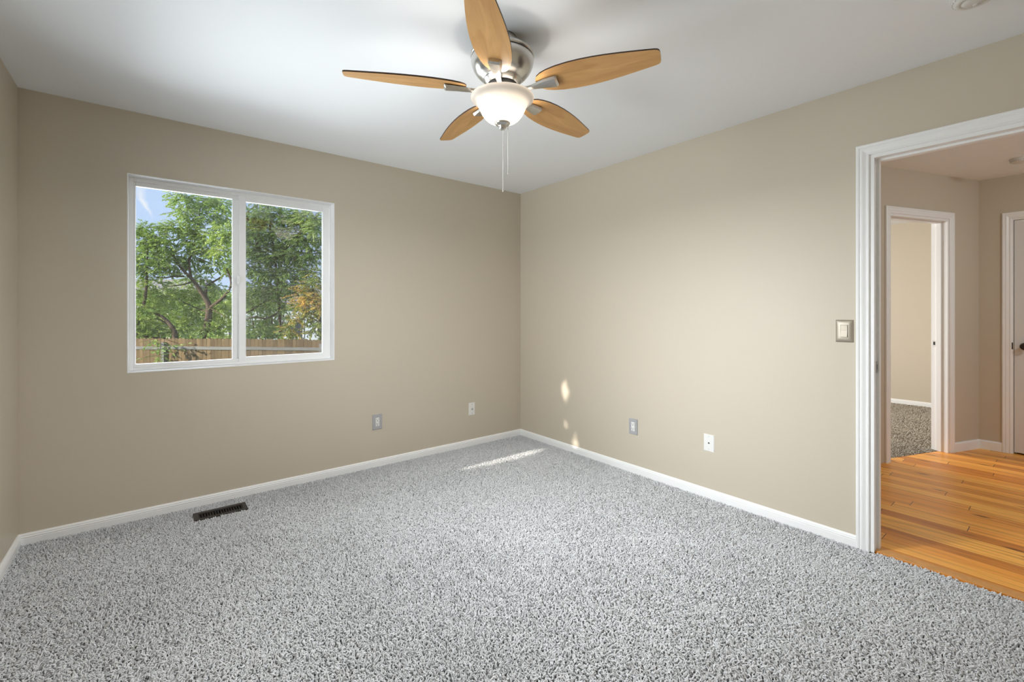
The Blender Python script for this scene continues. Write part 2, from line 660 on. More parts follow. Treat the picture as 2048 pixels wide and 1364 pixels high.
# ------------------------------------------------------------------ walls with openings
def wall(name, p0, p1, thick, openings=(), z0=-0.03, z1=H, mat=None, seg=()):
    """wall whose visible face runs p0->p1 (xy); its body lies to the right of that direction."""
    p0, p1 = Vector((*p0, 0)), Vector((*p1, 0))
    d = (p1 - p0)
    ln = d.length
    d.normalize()
    nrm = Vector((d.y, -d.x, 0))            # to the right
    us = sorted(set([0, ln] + [o[0] for o in openings] + [o[1] for o in openings]))
    zs = sorted(set([z0, z1] + [o[2] for o in openings] + [o[3] for o in openings]))

    def hole(i, j):
        u, z = (us[i] + us[i + 1]) / 2, (zs[j] + zs[j + 1]) / 2
        return any(o[0] < u < o[1] and o[2] < z < o[3] for o in openings)
    nu, nz_ = len(us) - 1, len(zs) - 1
    bm = bmesh.new()
    vs = {}

    def V(i, j, k):
        if (i, j, k) not in vs:
            vs[(i, j, k)] = bm.verts.new(p0 + d * us[i] + nrm * (thick * k) + Vector((0, 0, zs[j])))
        return vs[(i, j, k)]

    def solid(i, j):
        return 0 <= i < nu and 0 <= j < nz_ and not hole(i, j)
    for i in range(nu):
        for j in range(nz_):
            if not solid(i, j):
                continue
            bm.faces.new((V(i, j, 0), V(i, j + 1, 0), V(i + 1, j + 1, 0), V(i + 1, j, 0)))
            bm.faces.new((V(i, j, 1), V(i + 1, j, 1), V(i + 1, j + 1, 1), V(i, j + 1, 1)))
            if not solid(i - 1, j):
                bm.faces.new((V(i, j, 0), V(i, j, 1), V(i, j + 1, 1), V(i, j + 1, 0)))
            if not solid(i + 1, j):
                bm.faces.new((V(i + 1, j, 0), V(i + 1, j + 1, 0), V(i + 1, j + 1, 1), V(i + 1, j, 1)))
            if not solid(i, j - 1):
                bm.faces.new((V(i, j, 0), V(i + 1, j, 0), V(i + 1, j, 1), V(i, j, 1)))
            if not solid(i, j + 1):
                bm.faces.new((V(i, j + 1, 0), V(i, j + 1, 1), V(i + 1, j + 1, 1), V(i + 1, j + 1, 0)))
    bmesh.ops.recalc_face_normals(bm, faces=bm.faces)
    return struct(mesh_obj(name, bm, mat or M['wall']))


def slab(name, poly, z0, z1, mat):
    bm = bmesh.new()
    a = [bm.verts.new((x, y, z0)) for x, y in poly]
    b = [bm.verts.new((x, y, z1)) for x, y in poly]
    bm.faces.new(a[::-1])
    bm.faces.new(b)
    n = len(poly)
    for i in range(n):
        bm.faces.new((a[i], a[(i + 1) % n], b[(i + 1) % n], b[i]))
    bmesh.ops.recalc_face_normals(bm, faces=bm.faces)
    return struct(mesh_obj(name, bm, mat))


def sweep(name, pts, prof, mat, kind_struct=True, parent=None):
    """sweep a profile [(out from wall, z)] along a polyline of xy points; 'out' is to the left of travel."""
    P = [Vector((*p, 0)) for p in pts]
    n = len(P)
    dirs = [(P[i + 1] - P[i]).normalized() for i in range(n - 1)]
    lefts = [Vector((-d.y, d.x, 0)) for d in dirs]
    bm = bmesh.new()
    rings = []
    for i in range(n):
        if i == 0:
            m = lefts[0]
        elif i == n - 1:
            m = lefts[-1]
        else:
            m = (lefts[i - 1] + lefts[i])
            m = m / (1 + lefts[i - 1].dot(lefts[i]))
        rings.append([bm.verts.new(P[i] + m * o + Vector((0, 0, z))) for o, z in prof])
    k = len(prof)
    for a, b in zip(rings, rings[1:]):
        for j in range(k):
            j2 = (j + 1) % k
            bm.faces.new((a[j], b[j], b[j2], a[j2]))
    bm.faces.new(rings[0])
    bm.faces.new(rings[-1][::-1])
    bmesh.ops.recalc_face_normals(bm, faces=bm.faces)
    o = mesh_obj(name, bm, mat, parent)
    if kind_struct and not parent:
        struct(o)
    return o


BASE = [(0, -0.015), (0.013, -0.015), (0.013, 0.030), (0.0118, 0.032), (0.0118, 0.034), (0.013, 0.036), (0.0125, 0.040),
        (0.0095, 0.043), (0.0095, 0.045), (0.0105, 0.047), (0.008, 0.052), (0.004, 0.0565), (0, 0.0565)]
BASE_FLAT = [(0, 0), (0.012, 0), (0.012, 0.070), (0.009, 0.078), (0.004, 0.083), (0, 0.083)]
CASING = [(-0.000, 0.0), (-0.000, 0.008), (0.004, 0.011), (0.009, 0.011), (0.012, 0.0085), (0.017, 0.0095), (0.028, 0.014),
          (0.034, 0.0145), (0.037, 0.0125), (0.040, 0.0125), (0.043, 0.016), (0.050, 0.017), (0.055, 0.015), (0.057, 0.012), (0.057, 0.0)]


def casing(name, origin, d, nrm, u0, u1, top, prof=CASING, parent=None, sides='lrt', z0=-0.012):
    """three sided door casing: origin + d*u on the wall face, nrm away from the wall."""
    O, D, Nn = Vector((*origin, 0)), Vector((*d, 0)).normalized(), Vector((*nrm, 0)).normalized()
    bm = bmesh.new()
    path = []
    for o, t in prof:
        path.append([O + D * (u0 - o) + Nn * t + Vector((0, 0, z0)), O + D * (u0 - o) + Nn * t + Vector((0, 0, top + o)),
                     O + D * (u1 + o) + Nn * t + Vector((0, 0, top + o)), O + D * (u1 + o) + Nn * t + Vector((0, 0, z0))])
    rings = [[bm.verts.new(p[i]) for p in path] for i in range(4)]
    k = len(prof)
    for a, b in zip(rings, rings[1:]):
        for j in range(k):
            j2 = (j + 1) % k
            bm.faces.new((a[j], b[j], b[j2], a[j2]))
    bm.faces.new(rings[0])
    bm.faces.new(rings[-1][::-1])
    bmesh.ops.recalc_face_normals(bm, faces=bm.faces)
    return mesh_obj(name, bm, M['trim'], parent)


def jamb(name, origin, d, nrm, u0, u1, top, depth, th=0.018, stop=True, parent=None, z0=-0.005):
    """door lining: boards of thickness th inside the opening u0..u1, depth into the wall (-nrm)."""
    O, D, Nn = Vector((*origin, 0)), Vector((*d, 0)).normalized(), Vector((*nrm, 0)).normalized()
    bm = bmesh.new()

    def B(ua, ub, za, zb, na, nb):
        vs = add_box(bm, (ua, na, za), (ub, nb, zb))
        for v in vs:
            c = v.co.copy()
            v.co = O + D * c.x + Nn * c.y + Vector((0, 0, c.z))
    B(u0, u0 + th, z0, top, 0.001, -depth)
    B(u1 - th, u1, z0, top, 0.001, -depth)
    B(u0 + th, u1 - th, top - th, top, 0.001, -depth)
    if stop:
        s0, s1, w = -depth * 0.36, -depth * 0.64, 0.011
        B(u0 + th, u0 + th + w, z0, top - th, s0, s1)
        B(u1 - th - w, u1 - th, z0, top - th, s0, s1)
        B(u0 + th + w, u1 - th - w, top - th - w, top - th, s0, s1)
    bmesh.ops.recalc_face_normals(bm, faces=bm.faces)
    return mesh_obj(name, bm, M['trim'], parent)


# ------------------------------------------------------------------ bedroom shell
WZ0, WZ1 = 0.879, 2.068
W1 = (-0.115, 1.082)            # window opening in the wall opposite the camera
W2 = (1.74, 3.06)               # window opening in the left wall (outside the frame)
DU0, DU1 = 0.669, -0.101        # doorway from Y=.669 to Y=-.101

wall('wall_back', (X0 - TB, Y1), (X1 + T, Y1), -TB, [(W1[0] - X0 + TB, W1[1] - X0 + TB, WZ0, WZ1)])
wall('wall_left', (X0, Y0), (X0, Y1), -TB, [(W2[0] - Y0, W2[1] - Y0, WZ0, WZ1)])
wall('wall_right', (X1, Y1), (X1, -2.6), -T, [(Y1 - DU0, Y1 - DU1, -0.03, DOOR_H)])
wall('wall_front', (X1, Y0), (X0 - TB, Y0), -TB)
slab('ceiling', [(X0 - TB, -2.75), (8.1, -2.75), (8.1, 4.2), (X0 - TB, 4.2)], H, H + 0.12, M['ceiling'])
slab('floor', [(X0 - TB, Y0 - TB), (X1 + 0.012, Y0 - TB), (X1 + 0.012, Y1 + TB), (X0 - TB, Y1 + TB)], -0.20, -0.013, M['carpet_base'])

sweep('baseboard_back', [(X1, Y1), (X0, Y1), (X0, Y0)], BASE, M['trim'])
sweep('baseboard_right', [(X1, DU0 + 0.057), (X1, Y1 - 0.0131)], BASE, M['trim'])


# doorway lining and casing
trim1 = struct(thing('trim_1', None, None, (X1, DU0, 0)))
for k in ('label', 'category'):
    if k in trim1:
        del trim1[k]


def local(o, parent):
    """keep world placement when the parent has a location of its own"""
    o.parent = parent
    o.matrix_parent_inverse = Matrix.Translation(parent.location).inverted() if not any(parent.rotation_euler) else parent.matrix_basis.inverted()
    return o


local(casing('door_casing', (X1, DU0), (0, -1), (-1, 0), 0, DU0 - DU1, DOOR_H), trim1)
local(jamb('door_jamb', (X1, DU0), (0, -1), (-1, 0), 0, DU0 - DU1, DOOR_H, T + 0.001), trim1)
local(casing('door_casing', (X1 + T, DU0), (0, -1), (1, 0), 0, DU0 - DU1, DOOR_H, z0=0), trim1)
bm = bmesh.new()
add_box(bm, (X1 + 0.030, DU0 - 0.0205, 0.925), (X1 + 0.066, DU0 - 0.0175, 0.985), 0.001)
add_box(bm, (X1 + 0.040, DU0 - 0.0212, 0.942), (X1 + 0.054, DU0 - 0.0200, 0.968), 0.0, mat=1)
sp = local(mesh_obj('strike_plate', bm, [M['nickel'], M['dark']]), trim1)
sp['label'] = 'nickel strike plate'
# wood threshold strip between carpet and hall boards
bm = bmesh.new()
add_box(bm, (X1 + 0.014, DU1, -0.02), (X1 + 0.075, DU0 - 0.018, 0.0035), 0.003)
struct(mesh_obj('trim_2', bm, simple('threshold_wood', (0.62, 0.30, 0.09), 0.4, var=(20, 0.2))))

# ------------------------------------------------------------------ hall and next room
HX, HY = 4.665, 0.998           # corner where the slanted hall wall starts
EX, EY = 5.895, 0.552           # corner of slanted wall and end wall
dA = Vector((EX - HX, EY - HY)).normalized()
nA = Vector((dA.y, -dA.x))      # towards the hall
lenA = (Vector((EX, EY)) - Vector((HX, HY))).length
# opening of the next room's door in the slanted wall
uI0 = 0.105
uI1 = uI0 + 0.775
slab('floor_hall', [(X1 + 0.012, -2.75), (EX + 0.2, -2.75), (EX + 0.2, EY - 0.05), (EX, EY), (EX - 0.02, EY + 0.07), (HX + 0.02, HY + 0.06), (HX, HY + 0.1), (X1 + 0.012, HY + 0.1)], -0.2, 0.0, M['wood_floor'])
wall('wall_hall_side', (X1 + T, HY), (HX, HY), -T, [(0.62, 1.49, -0.03, DOOR_H)])
wall('wall_hall_slant', (HX, HY), (EX, EY), -T, [(uI0, uI1, -0.03, DOOR_H)])
wall('wall_hall_end', (EX, EY), (EX, -2.6), -T, [(EY - 0.351, EY + 0.43, -0.03, DOOR_H)])
wall('wall_hall_near', (EX + T, -2.6), (X1, -2.6), -T, [(0.75, 2.15, -0.03, 2.1)])  # unseen opening, added to let the hall's end light in
wall('wall_next_far', (7.93, 4.0), (7.93, 0.3), -T)
wall('wall_next_right', (7.93, 0.62), (EX, 0.62), -0.05)
wall('wall_next_opening', (3.9, 4.0), (7.93, 4.0), -T, [(0.45, 1.95, 0.85, 2.05)])  # unseen opening, added to let the next room's light in
wall('wall_next_left', (3.9, HY + T), (3.9, 4.0), -T)
slab('floor_closet', [(EX + 0.001, -0.75), (6.75, -0.75), (6.75, 0.56), (EX + 0.2, 0.56)], -0.2, -0.001, M['carpet_base'])
wall('wall_closet_back', (6.62, 0.56), (6.62, -0.75), -T)
wall('wall_closet_side', (6.62, -0.63), (EX + T, -0.63), -T)
slab('floor_next_room', [(3.9, HY + T + 0.01), (4.5, HY + T + 0.01), (HX + 0.03, HY + 0.067), (EX + 0.0, EY + 0.075), (7.93, 0.60), (7.93, 4.0), (3.9, 4.0)], -0.2, -0.013, M['carpet_base'])
sweep('baseboard_next_room', [(7.93, 0.62), (7.93, 4.0)], BASE, M['trim'])
sweep('baseboard_hall_end', [(EX, 0.351 + 0.057), (EX, EY), tuple(Vector((EX, EY)) - dA * (lenA - uI1 - 0.057))], BASE_FLAT, M['trim'])

trim3 = struct(thing('trim_3', None, None, (HX, HY, 0)))
local(casing('door_casing', (HX, HY), dA, nA, uI0, uI1, DOOR_H, z0=0.0), trim3)
local(jamb('door_jamb', (HX, HY), dA, nA, uI0, uI1, DOOR_H, T, z0=0.0), trim3)
bm = bmesh.new()
add_box(bm, (uI1 - 0.0215, -0.078, 0.93), (uI1 - 0.017, -0.112, 0.99), 0.001)
add_box(bm, (uI1 - 0.0222, -0.088, 0.945), (uI1 - 0.0210, -0.102, 0.975), 0.0, mat=1)
for v in bm.verts:
    c = v.co.copy()
    p = Vector((HX, HY)) + dA * c.x + nA * c.y
    v.co = (p.x, p.y, c.z)
local(mesh_obj('strike_plate', bm, [M['plastic'], M['dark']]), trim3)
# casing of a door in the hall's side wall, seen edge on
trim4 = struct(thing('trim_4', None, None, (4.53, HY, 0)))
local(casing('door_casing', (X1 + T, HY), (1, 0), (0, -1), 0.62, 1.49, DOOR_H, z0=0), trim4)
bm = bmesh.new()
add_box(bm, (X1 + T + 0.622, HY + 0.03, 0.006), (X1 + T + 1.488, HY + 0.065, DOOR_H - 0.002))
local(mesh_obj('door_leaf', bm, M['door']), trim4)

# closed white door in the hall's end wall
door1 = struct(thing('door_1', 'white slab door with dark knob, shut, at the end of the hall', 'door', (EX, 0.351, 0)))
local(casing('door_casing', (EX, 0.351), (0, -1), (-1, 0), 0, 0.781, DOOR_H, z0=0), door1)
local(jamb('door_jamb', (EX, 0.351), (0, -1), (-1, 0), 0, 0.781, DOOR_H, T, th=0.012, stop=False, z0=0), door1)
bm = bmesh.new()
add_box(bm, (EX + 0.004, 0.3355, 0.014), (EX + 0.039, -0.416, DOOR_H - 0.015), 0.002)
local(mesh_obj('door_leaf', bm, M['door']), door1)
bm = bmesh.new()
add_box(bm, (EX + 0.042, 0.351, 0), (EX + 0.056, 0.322, DOOR_H - 0.012))
add_box(bm, (EX + 0.042, -0.430, 0), (EX + 0.056, -0.402, DOOR_H - 0.012))
add_box(bm, (EX + 0.042, -0.402, DOOR_H - 0.04), (EX + 0.056, 0.322, DOOR_H - 0.012))
local(mesh_obj('door_stop', bm, M['trim']), door1)
bm = bmesh.new()
prof = [(0.0, 0.0), (0.032, 0.0), (0.032, 0.004), (0.028, 0.009), (0.012, 0.012), (0.011, 0.030), (0.016, 0.036), (0.025, 0.044), (0.028, 0.054), (0.025, 0.064), (0.015, 0.070), (0, 0.071)]
add_lathe(bm, prof, 28)
bmesh.ops.recalc_face_normals(bm, faces=bm.faces)
knob = mesh_obj('door_knob', bm, M['bronze'], smooth=True)
knob['label'] = 'dark bronze knob'
knob.rotation_euler = (0, -PI / 2, 0)
knob.location = (EX + 0.004, 0.272, 0.943)
local(knob, door1)
bm = bmesh.new()
add_box(bm, (EX - 0.0015, 0.3500, 0.915), (EX + 0.003, 0.3415, 0.975), 0.001)
local(mesh_obj('strike_plate', bm, M['bronze']), door1)


# ------------------------------------------------------------------ windows
def build_window(name, along, across, u0, u1, z0, z1, face, reveal, outward, full=True):
    """slider window: 'along' maps (u, depth, z) to world; face = coordinate of the wall face."""
    root = struct(thing(name, None, None, along((u0 + u1) / 2, reveal, z0)))

    def ob(nm, boxes, mat, bev=0.0015, parent=root):
        bm = bmesh.new()
        for a, b in boxes:
            vs = add_box(bm, a, b, bev)
        for v in bm.verts:
            v.co = along(*v.co)
        bmesh.ops.recalc_face_normals(bm, faces=bm.faces)
        o = mesh_obj(nm, bm, mat)
        return local(o, parent)
    # reveal boards (painted return), depth 0 .. reveal
    e = 0.004
    ob('window_return', [((u0 - 0.001, -0.001, z0), (u0 + e, reveal, z1 + 0.001)), ((u1 - e, -0.001, z0), (u1 + 0.001, reveal, z1 + 0.001)),
                         ((u0 - 0.001, -0.0012, z1 - e), (u1 + 0.001, reveal, z1 + 0.001))], M['trim'], 0.0)
    ob('window_sill', [((u0, -0.003, z0 - 0.001), (u1, reveal, z0 + 0.006))], M['trim'], 0.001)
    a0, a1, b0, b1 = u0 + e, u1 - e, z0 + 0.006, z1 - e
    fw, r = 0.022, reveal
    dp = 0.06
    ob('window_frame', [((a0, r, b0), (a0 + fw, r + dp, b1)), ((a1 - 0.012, r, b0), (a1, r + dp, b1)),
                        ((a0 + fw, r, b1 - fw), (a1 - 0.012, r + dp, b1)), ((a0 + fw, r, b0), (a1 - 0.012, r + dp, b0 + 0.016))], M['vinyl'])
    um = u0 + (u1 - u0) * 0.487          # left edge of the sliding sash
    # fixed glazing on the left: bead and meeting stile sit further back
    zf0, zf1 = b0 + 0.016, b1 - fw
    ob('glazing_bead', [((a0 + fw, r + 0.016, zf0), (a0 + fw + 0.010, r + 0.045, zf1)),
                        ((a0 + fw + 0.010, r + 0.016, zf1 - 0.024), (um + 0.01, r + 0.045, zf1)),
                        ((a0 + fw + 0.010, r + 0.016, zf0), (um + 0.01, r + 0.045, zf0 + 0.020)),
                        ((um - 0.036, r + 0.032, zf0 + 0.020), (um + 0.01, r + 0.056, zf1 - 0.024))], M['vinyl'], 0.002)
    ob('window_pane', [((a0 + fw + 0.008, r + 0.044, zf0 + 0.018), (um - 0.034, r + 0.046, zf1 - 0.022))], M['glass'], 0.0)
    # sliding sash on the right
    s0, s1, t0, t1 = um, a1 - 0.010, b0 + 0.010, b1 - 0.010
    sw = 0.045
    sash = ob('window_sash', [((s0, r + 0.004, t0), (s0 + 0.041, r + 0.030, t1)), ((s1 - 0.048, r + 0.004, t0), (s1, r + 0.030, t1)),
                              ((s0 + 0.041, r + 0.004, t1 - sw), (s1 - 0.048, r + 0.030, t1)), ((s0 + 0.041, r + 0.004, t0), (s1 - 0.048, r + 0.030, t0 + 0.036))], M['vinyl'], 0.002)
    pane = ob('window_pane', [((s0 + 0.039, r + 0.017, t0 + 0.034), (s1 - 0.046, r + 0.019, t1 - sw + 0.002))], M['glass'], 0.0)
    zc = (z0 + z1) / 2 - 0.01
    ob('window_latch', [((s0 - 0.012, r - 0.004, zc - 0.028), (s0 + 0.004, r + 0.010, zc + 0.028)),
                        ((s0 - 0.004, r - 0.014, zc - 0.014), (s0 + 0.003, r - 0.002, zc + 0.014))], M['vinyl'], 0.003)
    ob('insect_screen', [((s0 + 0.02, r + 0.066, t0), (s1 - 0.01, r + 0.067, t1))], M['screen'], 0.0)
    return root


REV = 0.075
build_window('window_1', lambda u, d, z: Vector((u, Y1 + d, z)), None, W1[0], W1[1], WZ0, WZ1, Y1, REV, 1)
build_window('window_2', lambda u, d, z: Vector((X0 - d, u, z)), None, W2[0], W2[1], WZ0, WZ1, X0, REV, 1)


# ------------------------------------------------------------------ carpet pile
def vnoise(x, y, sc, seed):
    """smooth value noise, numpy"""
    g = np.random.default_rng(seed).random((64, 64))
    fx, fy = x * sc + 100.3, y * sc + 100.7
    ix, iy = np.floor(fx).astype(int), np.floor(fy).astype(int)
    tx, ty = fx - ix, fy - iy
    tx, ty = tx * tx * (3 - 2 * tx), ty * ty * (3 - 2 * ty)
    a = g[ix % 64, iy % 64]
    b = g[(ix + 1) % 64, iy % 64]
    c = g[ix % 64, (iy + 1) % 64]
    d = g[(ix + 1) % 64, (iy + 1) % 64]
    return (a * (1 - tx) + b * tx) * (1 - ty) + (c * (1 - tx) + d * tx) * ty


def pile(name, x, y, zroot, mat, length=0.0150, rad=0.0023, seed=3, edge=None):
    rg = np.random.default_rng(seed)
    n = len(x)
    # lean direction follows slow swirls (brushed pile) plus a strong random share
    ang = 2 * np.pi * vnoise(x, y, 1.3, seed + 1) * 1.6 + rg.normal(0, 2.2, n)
    lean = np.clip(0.95 + 0.30 * (vnoise(x, y, 2.2, seed + 2) - 0.5) + rg.normal(0, 0.25, n), 0.15, 1.35)
    if edge is not None:
        lean = lean * (0.45 + 0.55 * np.clip((edge(x, y) - 0.10) / 0.22, 0, 1))
    ln = length * rg.uniform(0.75, 1.2, n)
    dx, dy = np.cos(ang), np.sin(ang)
    sx, sy = -dy, dx
    curl = rg.normal(0, 0.35, n)
    K = 4
    pos = np.zeros((n, K, 3), np.float32)
    cx_, cy2, cz = x.copy(), y.copy(), np.full(n, zroot)
    pos[:, 0] = np.stack([cx_, cy2, cz], 1)
    for k in range(1, K):
        th = lean * (k / (K - 1)) ** 0.8 * 1.15
        st = ln / (K - 1)
        cx_ = cx_ + st * (np.sin(th) * dx + curl * 0.5 * sx * k / K)
        cy2 = cy2 + st * (np.sin(th) * dy + curl * 0.5 * sy * k / K)
        cz = cz + st * np.cos(th)
        pos[:, k] = np.stack([cx_, cy2, cz], 1)
    h = bpy.data.hair_curves.new(name)
    h.add_curves([K] * n)
    h.attributes['position'].data.foreach_set('vector', pos.reshape(-1))
    ra = np.tile(np.array([0.85, 1.0, 1.0, 0.62], np.float32) * rad, n) * np.repeat(rg.uniform(0.8, 1.2, n), K).astype(np.float32)
    if 'radius' not in h.attributes:
        h.attributes.new('radius', 'FLOAT', 'POINT')
    h.attributes['radius'].data.foreach_set('value', ra.astype(np.float32))
    h.materials.append(mat)
    o = bpy.data.objects.new(name, h)
    COL.objects.link(o)
    return o


def jitter_grid(xa, xb, ya, yb, step, seed):
    rg = np.random.default_rng(seed)
    gx, gy = np.meshgrid(np.arange(xa, xb, step), np.arange(ya, yb, step))
    gx = gx.ravel() + rg.uniform(-0.5, 0.5, gx.size) * step
    gy = gy.ravel() + rg.uniform(-0.5, 0.5, gy.size) * step
    return gx, gy


REG = (0.195, 0.475, 3.262, 3.388)
gx, gy = jitter_grid(X0 + 0.014, X1 + 0.010, Y0 + 0.02, Y1 - 0.014, 0.0063, 11)
dep = gx * math.sin(YAW) + gy * math.cos(YAW)
k = dep > 0.7
k &= ~((gx > REG[0] + 0.004) & (gx < REG[1] - 0.004) & (gy > REG[2] + 0.006) & (gy < REG[3] - 0.004))
k &= (gx < X1 - 0.016) | ((gy < DU0 - 0.025) & (gy > DU1 + 0.02))
c1 = pile('carpet_pile', gx[k], gy[k], -0.0125, M['carpet'], edge=lambda x, y: np.minimum(Y1 - y, (X1 - x) * 1.6 + np.maximum(0, 2.5 - y)) + 0.08 * (vnoise(x, y, 3.0, 5) - 0.5))
prop(c1, 'grey twisted-yarn carpet covering the whole bedroom floor', 'carpet', kind='stuff')

gx, gy = jitter_grid(4.7, 7.91, 0.64, 3.2, 0.0105, 12)
q = (gx - HX) * (-nA.x) + (gy - HY) * (-nA.y)
k = (q > 0.075) & ((gx - EX < -0.03) | (gy > 0.64))
c2 = pile('carpet_pile', gx[k], gy[k], -0.0125, M['carpet_tan'], length=0.019, rad=0.0038, seed=21)
prop(c2, 'taupe carpet in the next room, seen through the far doorway', 'carpet', kind='stuff')

# ------------------------------------------------------------------ floor register
rg_ = thing('floor_register', 'dark metal floor vent with slots set in the carpet below the window', 'vent',
            ((REG[0] + REG[1]) / 2, (REG[2] + REG[3]) / 2, -0.012))
lx, ly = (REG[1] - REG[0]) / 2, (REG[3] - REG[2]) / 2
bm = bmesh.new()
fz0, fz1 = 0.0, 0.016
add_box(bm, (-lx, -ly, fz0), (-lx + 0.026, ly, fz1), 0.003)
add_box(bm, (lx - 0.026, -ly, fz0), (lx, ly, fz1), 0.003)
add_box(bm, (-lx + 0.022, ly - 0.032, fz0), (lx - 0.022, ly, fz1), 0.003)
add_box(bm, (-lx + 0.022, -ly, fz0), (lx - 0.022, -ly + 0.022, fz1), 0.003)
mesh_obj('register_frame', bm, M['register'], rg_)
bm = bmesh.new()
nf = 17
for i in range(nf):
    xx = -lx + 0.030 + (2 * lx - 0.060) * i / (nf - 1)
    add_box(bm, (xx - 0.0018, -ly + 0.02, 0.001), (xx + 0.0018, ly - 0.03, 0.0125))
mesh_obj('register_grille', bm, M['register'], rg_)
bm = bmesh.new()
add_box(bm, (-lx + 0.01, -ly + 0.01, -0.0008), (lx - 0.01, ly - 0.01, 0.0006))
mesh_obj('register_duct', bm, M['dark'], rg_)


# ------------------------------------------------------------------ wall plates
def plate_root(name, label, cat, loc, facing, group=None):
    """children are built in local x (right), z (up), -y (out of the wall)."""
    rot = {'back': 0.0, 'right': -PI / 2}[facing]
    return thing(name, label, cat, loc, (0, 0, rot), group)


def plate_mesh(w, h, t, bev, mat, root, name='plate'):
    bm = bmesh.new()
    add_box(bm, (-w / 2, -t, -h / 2), (w / 2, 0, h / 2))
    # bevel only the front rim and the upright corners
    es = [e for e in bm.edges if all(v.co.y < -t + 1e-5 for v in e.verts)]
    bmesh.ops.bevel(bm, geom=es, offset=bev, segments=3, affect='EDGES')
    return mesh_obj(name, bm, mat, root)


def screw(root, z, t, mat, r=0.0032):
    bm = bmesh.new()
    add_lathe(bm, [(r, 0), (r, 0.0009), (r * 0.6, 0.0014), (0, 0.0015)], 16)
    add_box(bm, (-r * 0.8, -0.0004, 0.0012), (r * 0.8, 0.0004, 0.0017), 0, mat=1)
    o = mesh_obj('screw', bm, [mat, M['dark']], root)
    o.rotation_euler = (PI / 2, 0, 0)
    o.location = (0, -t, z)
    return o


def outlet(label, loc, facing):
    r = plate_root('wall_outlet', label, 'outlet', loc, facing, 'nickel outlets')
    t = 0.0065
    plate_mesh(0.081, 0.122, t, 0.004, M['nickel_plate'], r)
    bm = bmesh.new()
    # the face: a rectangle with a waist between the two sockets
    add_box(bm, (-0.0155, -t - 0.0012, -0.034), (0.0155, -t + 0.001, 0.034), 0.0008)
    for s in (1, -1):
        add_box(bm, (-0.0145, -t - 0.0026, s * 0.0175 - 0.0135), (0.0145, -t, s * 0.0175 + 0.0135), 0.0012)
    face = mesh_obj('receptacle', bm, M['plastic'], r)
    face['label'] = 'white double socket'
    for s in (1, -1):
        bm = bmesh.new()
        zc = s * 0.0175
        add_box(bm, (-0.0080, -t - 0.0030, zc + 0.0005), (-0.0055, -t - 0.0020, zc + 0.0085))
        add_box(bm, (0.0055, -t - 0.0030, zc + 0.0012), (0.0080, -t - 0.0020, zc + 0.0078))
        add_box(bm, (-0.0030, -t - 0.0030, zc - 0.0095), (0.0030, -t - 0.0020, zc - 0.0040), 0.0004)
        mesh_obj('socket_slots', bm, M['dark'], face)
    return r


outlet('nickel outlet plate on the wall below the window', (1.4185, Y1, 0.357), 'back')
outlet('nickel outlet plate on the right-hand wall, nearer the room corner', (X1, 2.1445, 0.3535), 'right')

co = plate_root('cable_plate', 'small white cable plate near the corner on the window wall', 'wall plate', (2.329, Y1, 0.339), 'back')
t = 0.0055
plate_mesh(0.066, 0.115, t, 0.003, M['plastic'], co)
screw(co, 0.042, t, M['nickel'])
screw(co, -0.042, t, M['nickel'])
bm = bmesh.new()
add_lathe(bm, [(0.0072, 0), (0.0072, 0.0025), (0.0048, 0.003), (0.0048, 0.010), (0.003, 0.010), (0.003, 0.004), (0, 0.004)], 24)
o = mesh_obj('cable_connector', bm, M['nickel'], co)
o.rotation_euler = (PI / 2, 0, 0)
o.location = (0, -t, 0)

ph = plate_root('phone_plate', 'white phone jack plate low on the right-hand wall', 'wall plate', (X1, 1.5355, 0.364), 'right')
plate_mesh(0.073, 0.114, t, 0.003, M['plastic'], ph)
screw(ph, 0.042, t, M['plastic'])
screw(ph, -0.042, t, M['plastic'])
bm = bmesh.new()
vs = [(-0.006, -0.0045), (0.006, -0.0045), (0.006, 0.0015), (0.003, 0.0015), (0.003, 0.0055), (-0.003, 0.0055), (-0.003, 0.0015), (-0.006, 0.0015)]
a = [bm.verts.new((x, -t - 0.0006, z)) for x, z in vs]
b = [bm.verts.new((x, -t + 0.001, z)) for x, z in vs]
bm.faces.new(a)
for i in range(8):
    bm.faces.new((a[i], a[(i + 1) % 8], b[(i + 1) % 8], b[i]))
bmesh.ops.recalc_face_normals(bm, faces=bm.faces)
mesh_obj('phone_socket', bm, M['dark'], ph)

sw = plate_root('light_switch', 'warm nickel rocker light switch beside the doorway', 'light switch', (X1, 0.7785, 1.1405), 'right')
t = 0.011
bm = bmesh.new()
NG = 24
gv = []
for i in range(NG + 1):
    row = []
    for j in range(NG + 1):
        a_, b_ = 2 * i / NG - 1, 2 * j / NG - 1
        # a pillowed plate: domed towards its rounded rim
        hgt = 0.0035 + 0.0075 * (1 - abs(a_) ** 3.2) ** 0.6 * (1 - abs(b_) ** 4.5) ** 0.6
        row.append(bm.verts.new((a_ * 0.0395, -hgt, b_ * 0.060)))
    gv.append(row)
for i in range(NG):
    for j in range(NG):
        bm.faces.new((gv[i][j], gv[i + 1][j], gv[i + 1][j + 1], gv[i][j + 1])).smooth = True
rim = [gv[i][0] for i in range(NG)] + [gv[NG][j] for j in range(NG)] + [gv[i][NG] for i in range(NG, 0, -1)] + [gv[0][j] for j in range(NG, 0, -1)]
back = [bm.verts.new((v.co.x, 0, v.co.z)) for v in rim]
for i in range(len(rim)):
    i2 = (i + 1) % len(rim)
    bm.faces.new((rim[i2], rim[i], back[i], back[i2]))
bmesh.ops.recalc_face_normals(bm, faces=bm.faces)
mesh_obj('plate', bm, M['warm_nickel'], sw)
bm = bmesh.new()
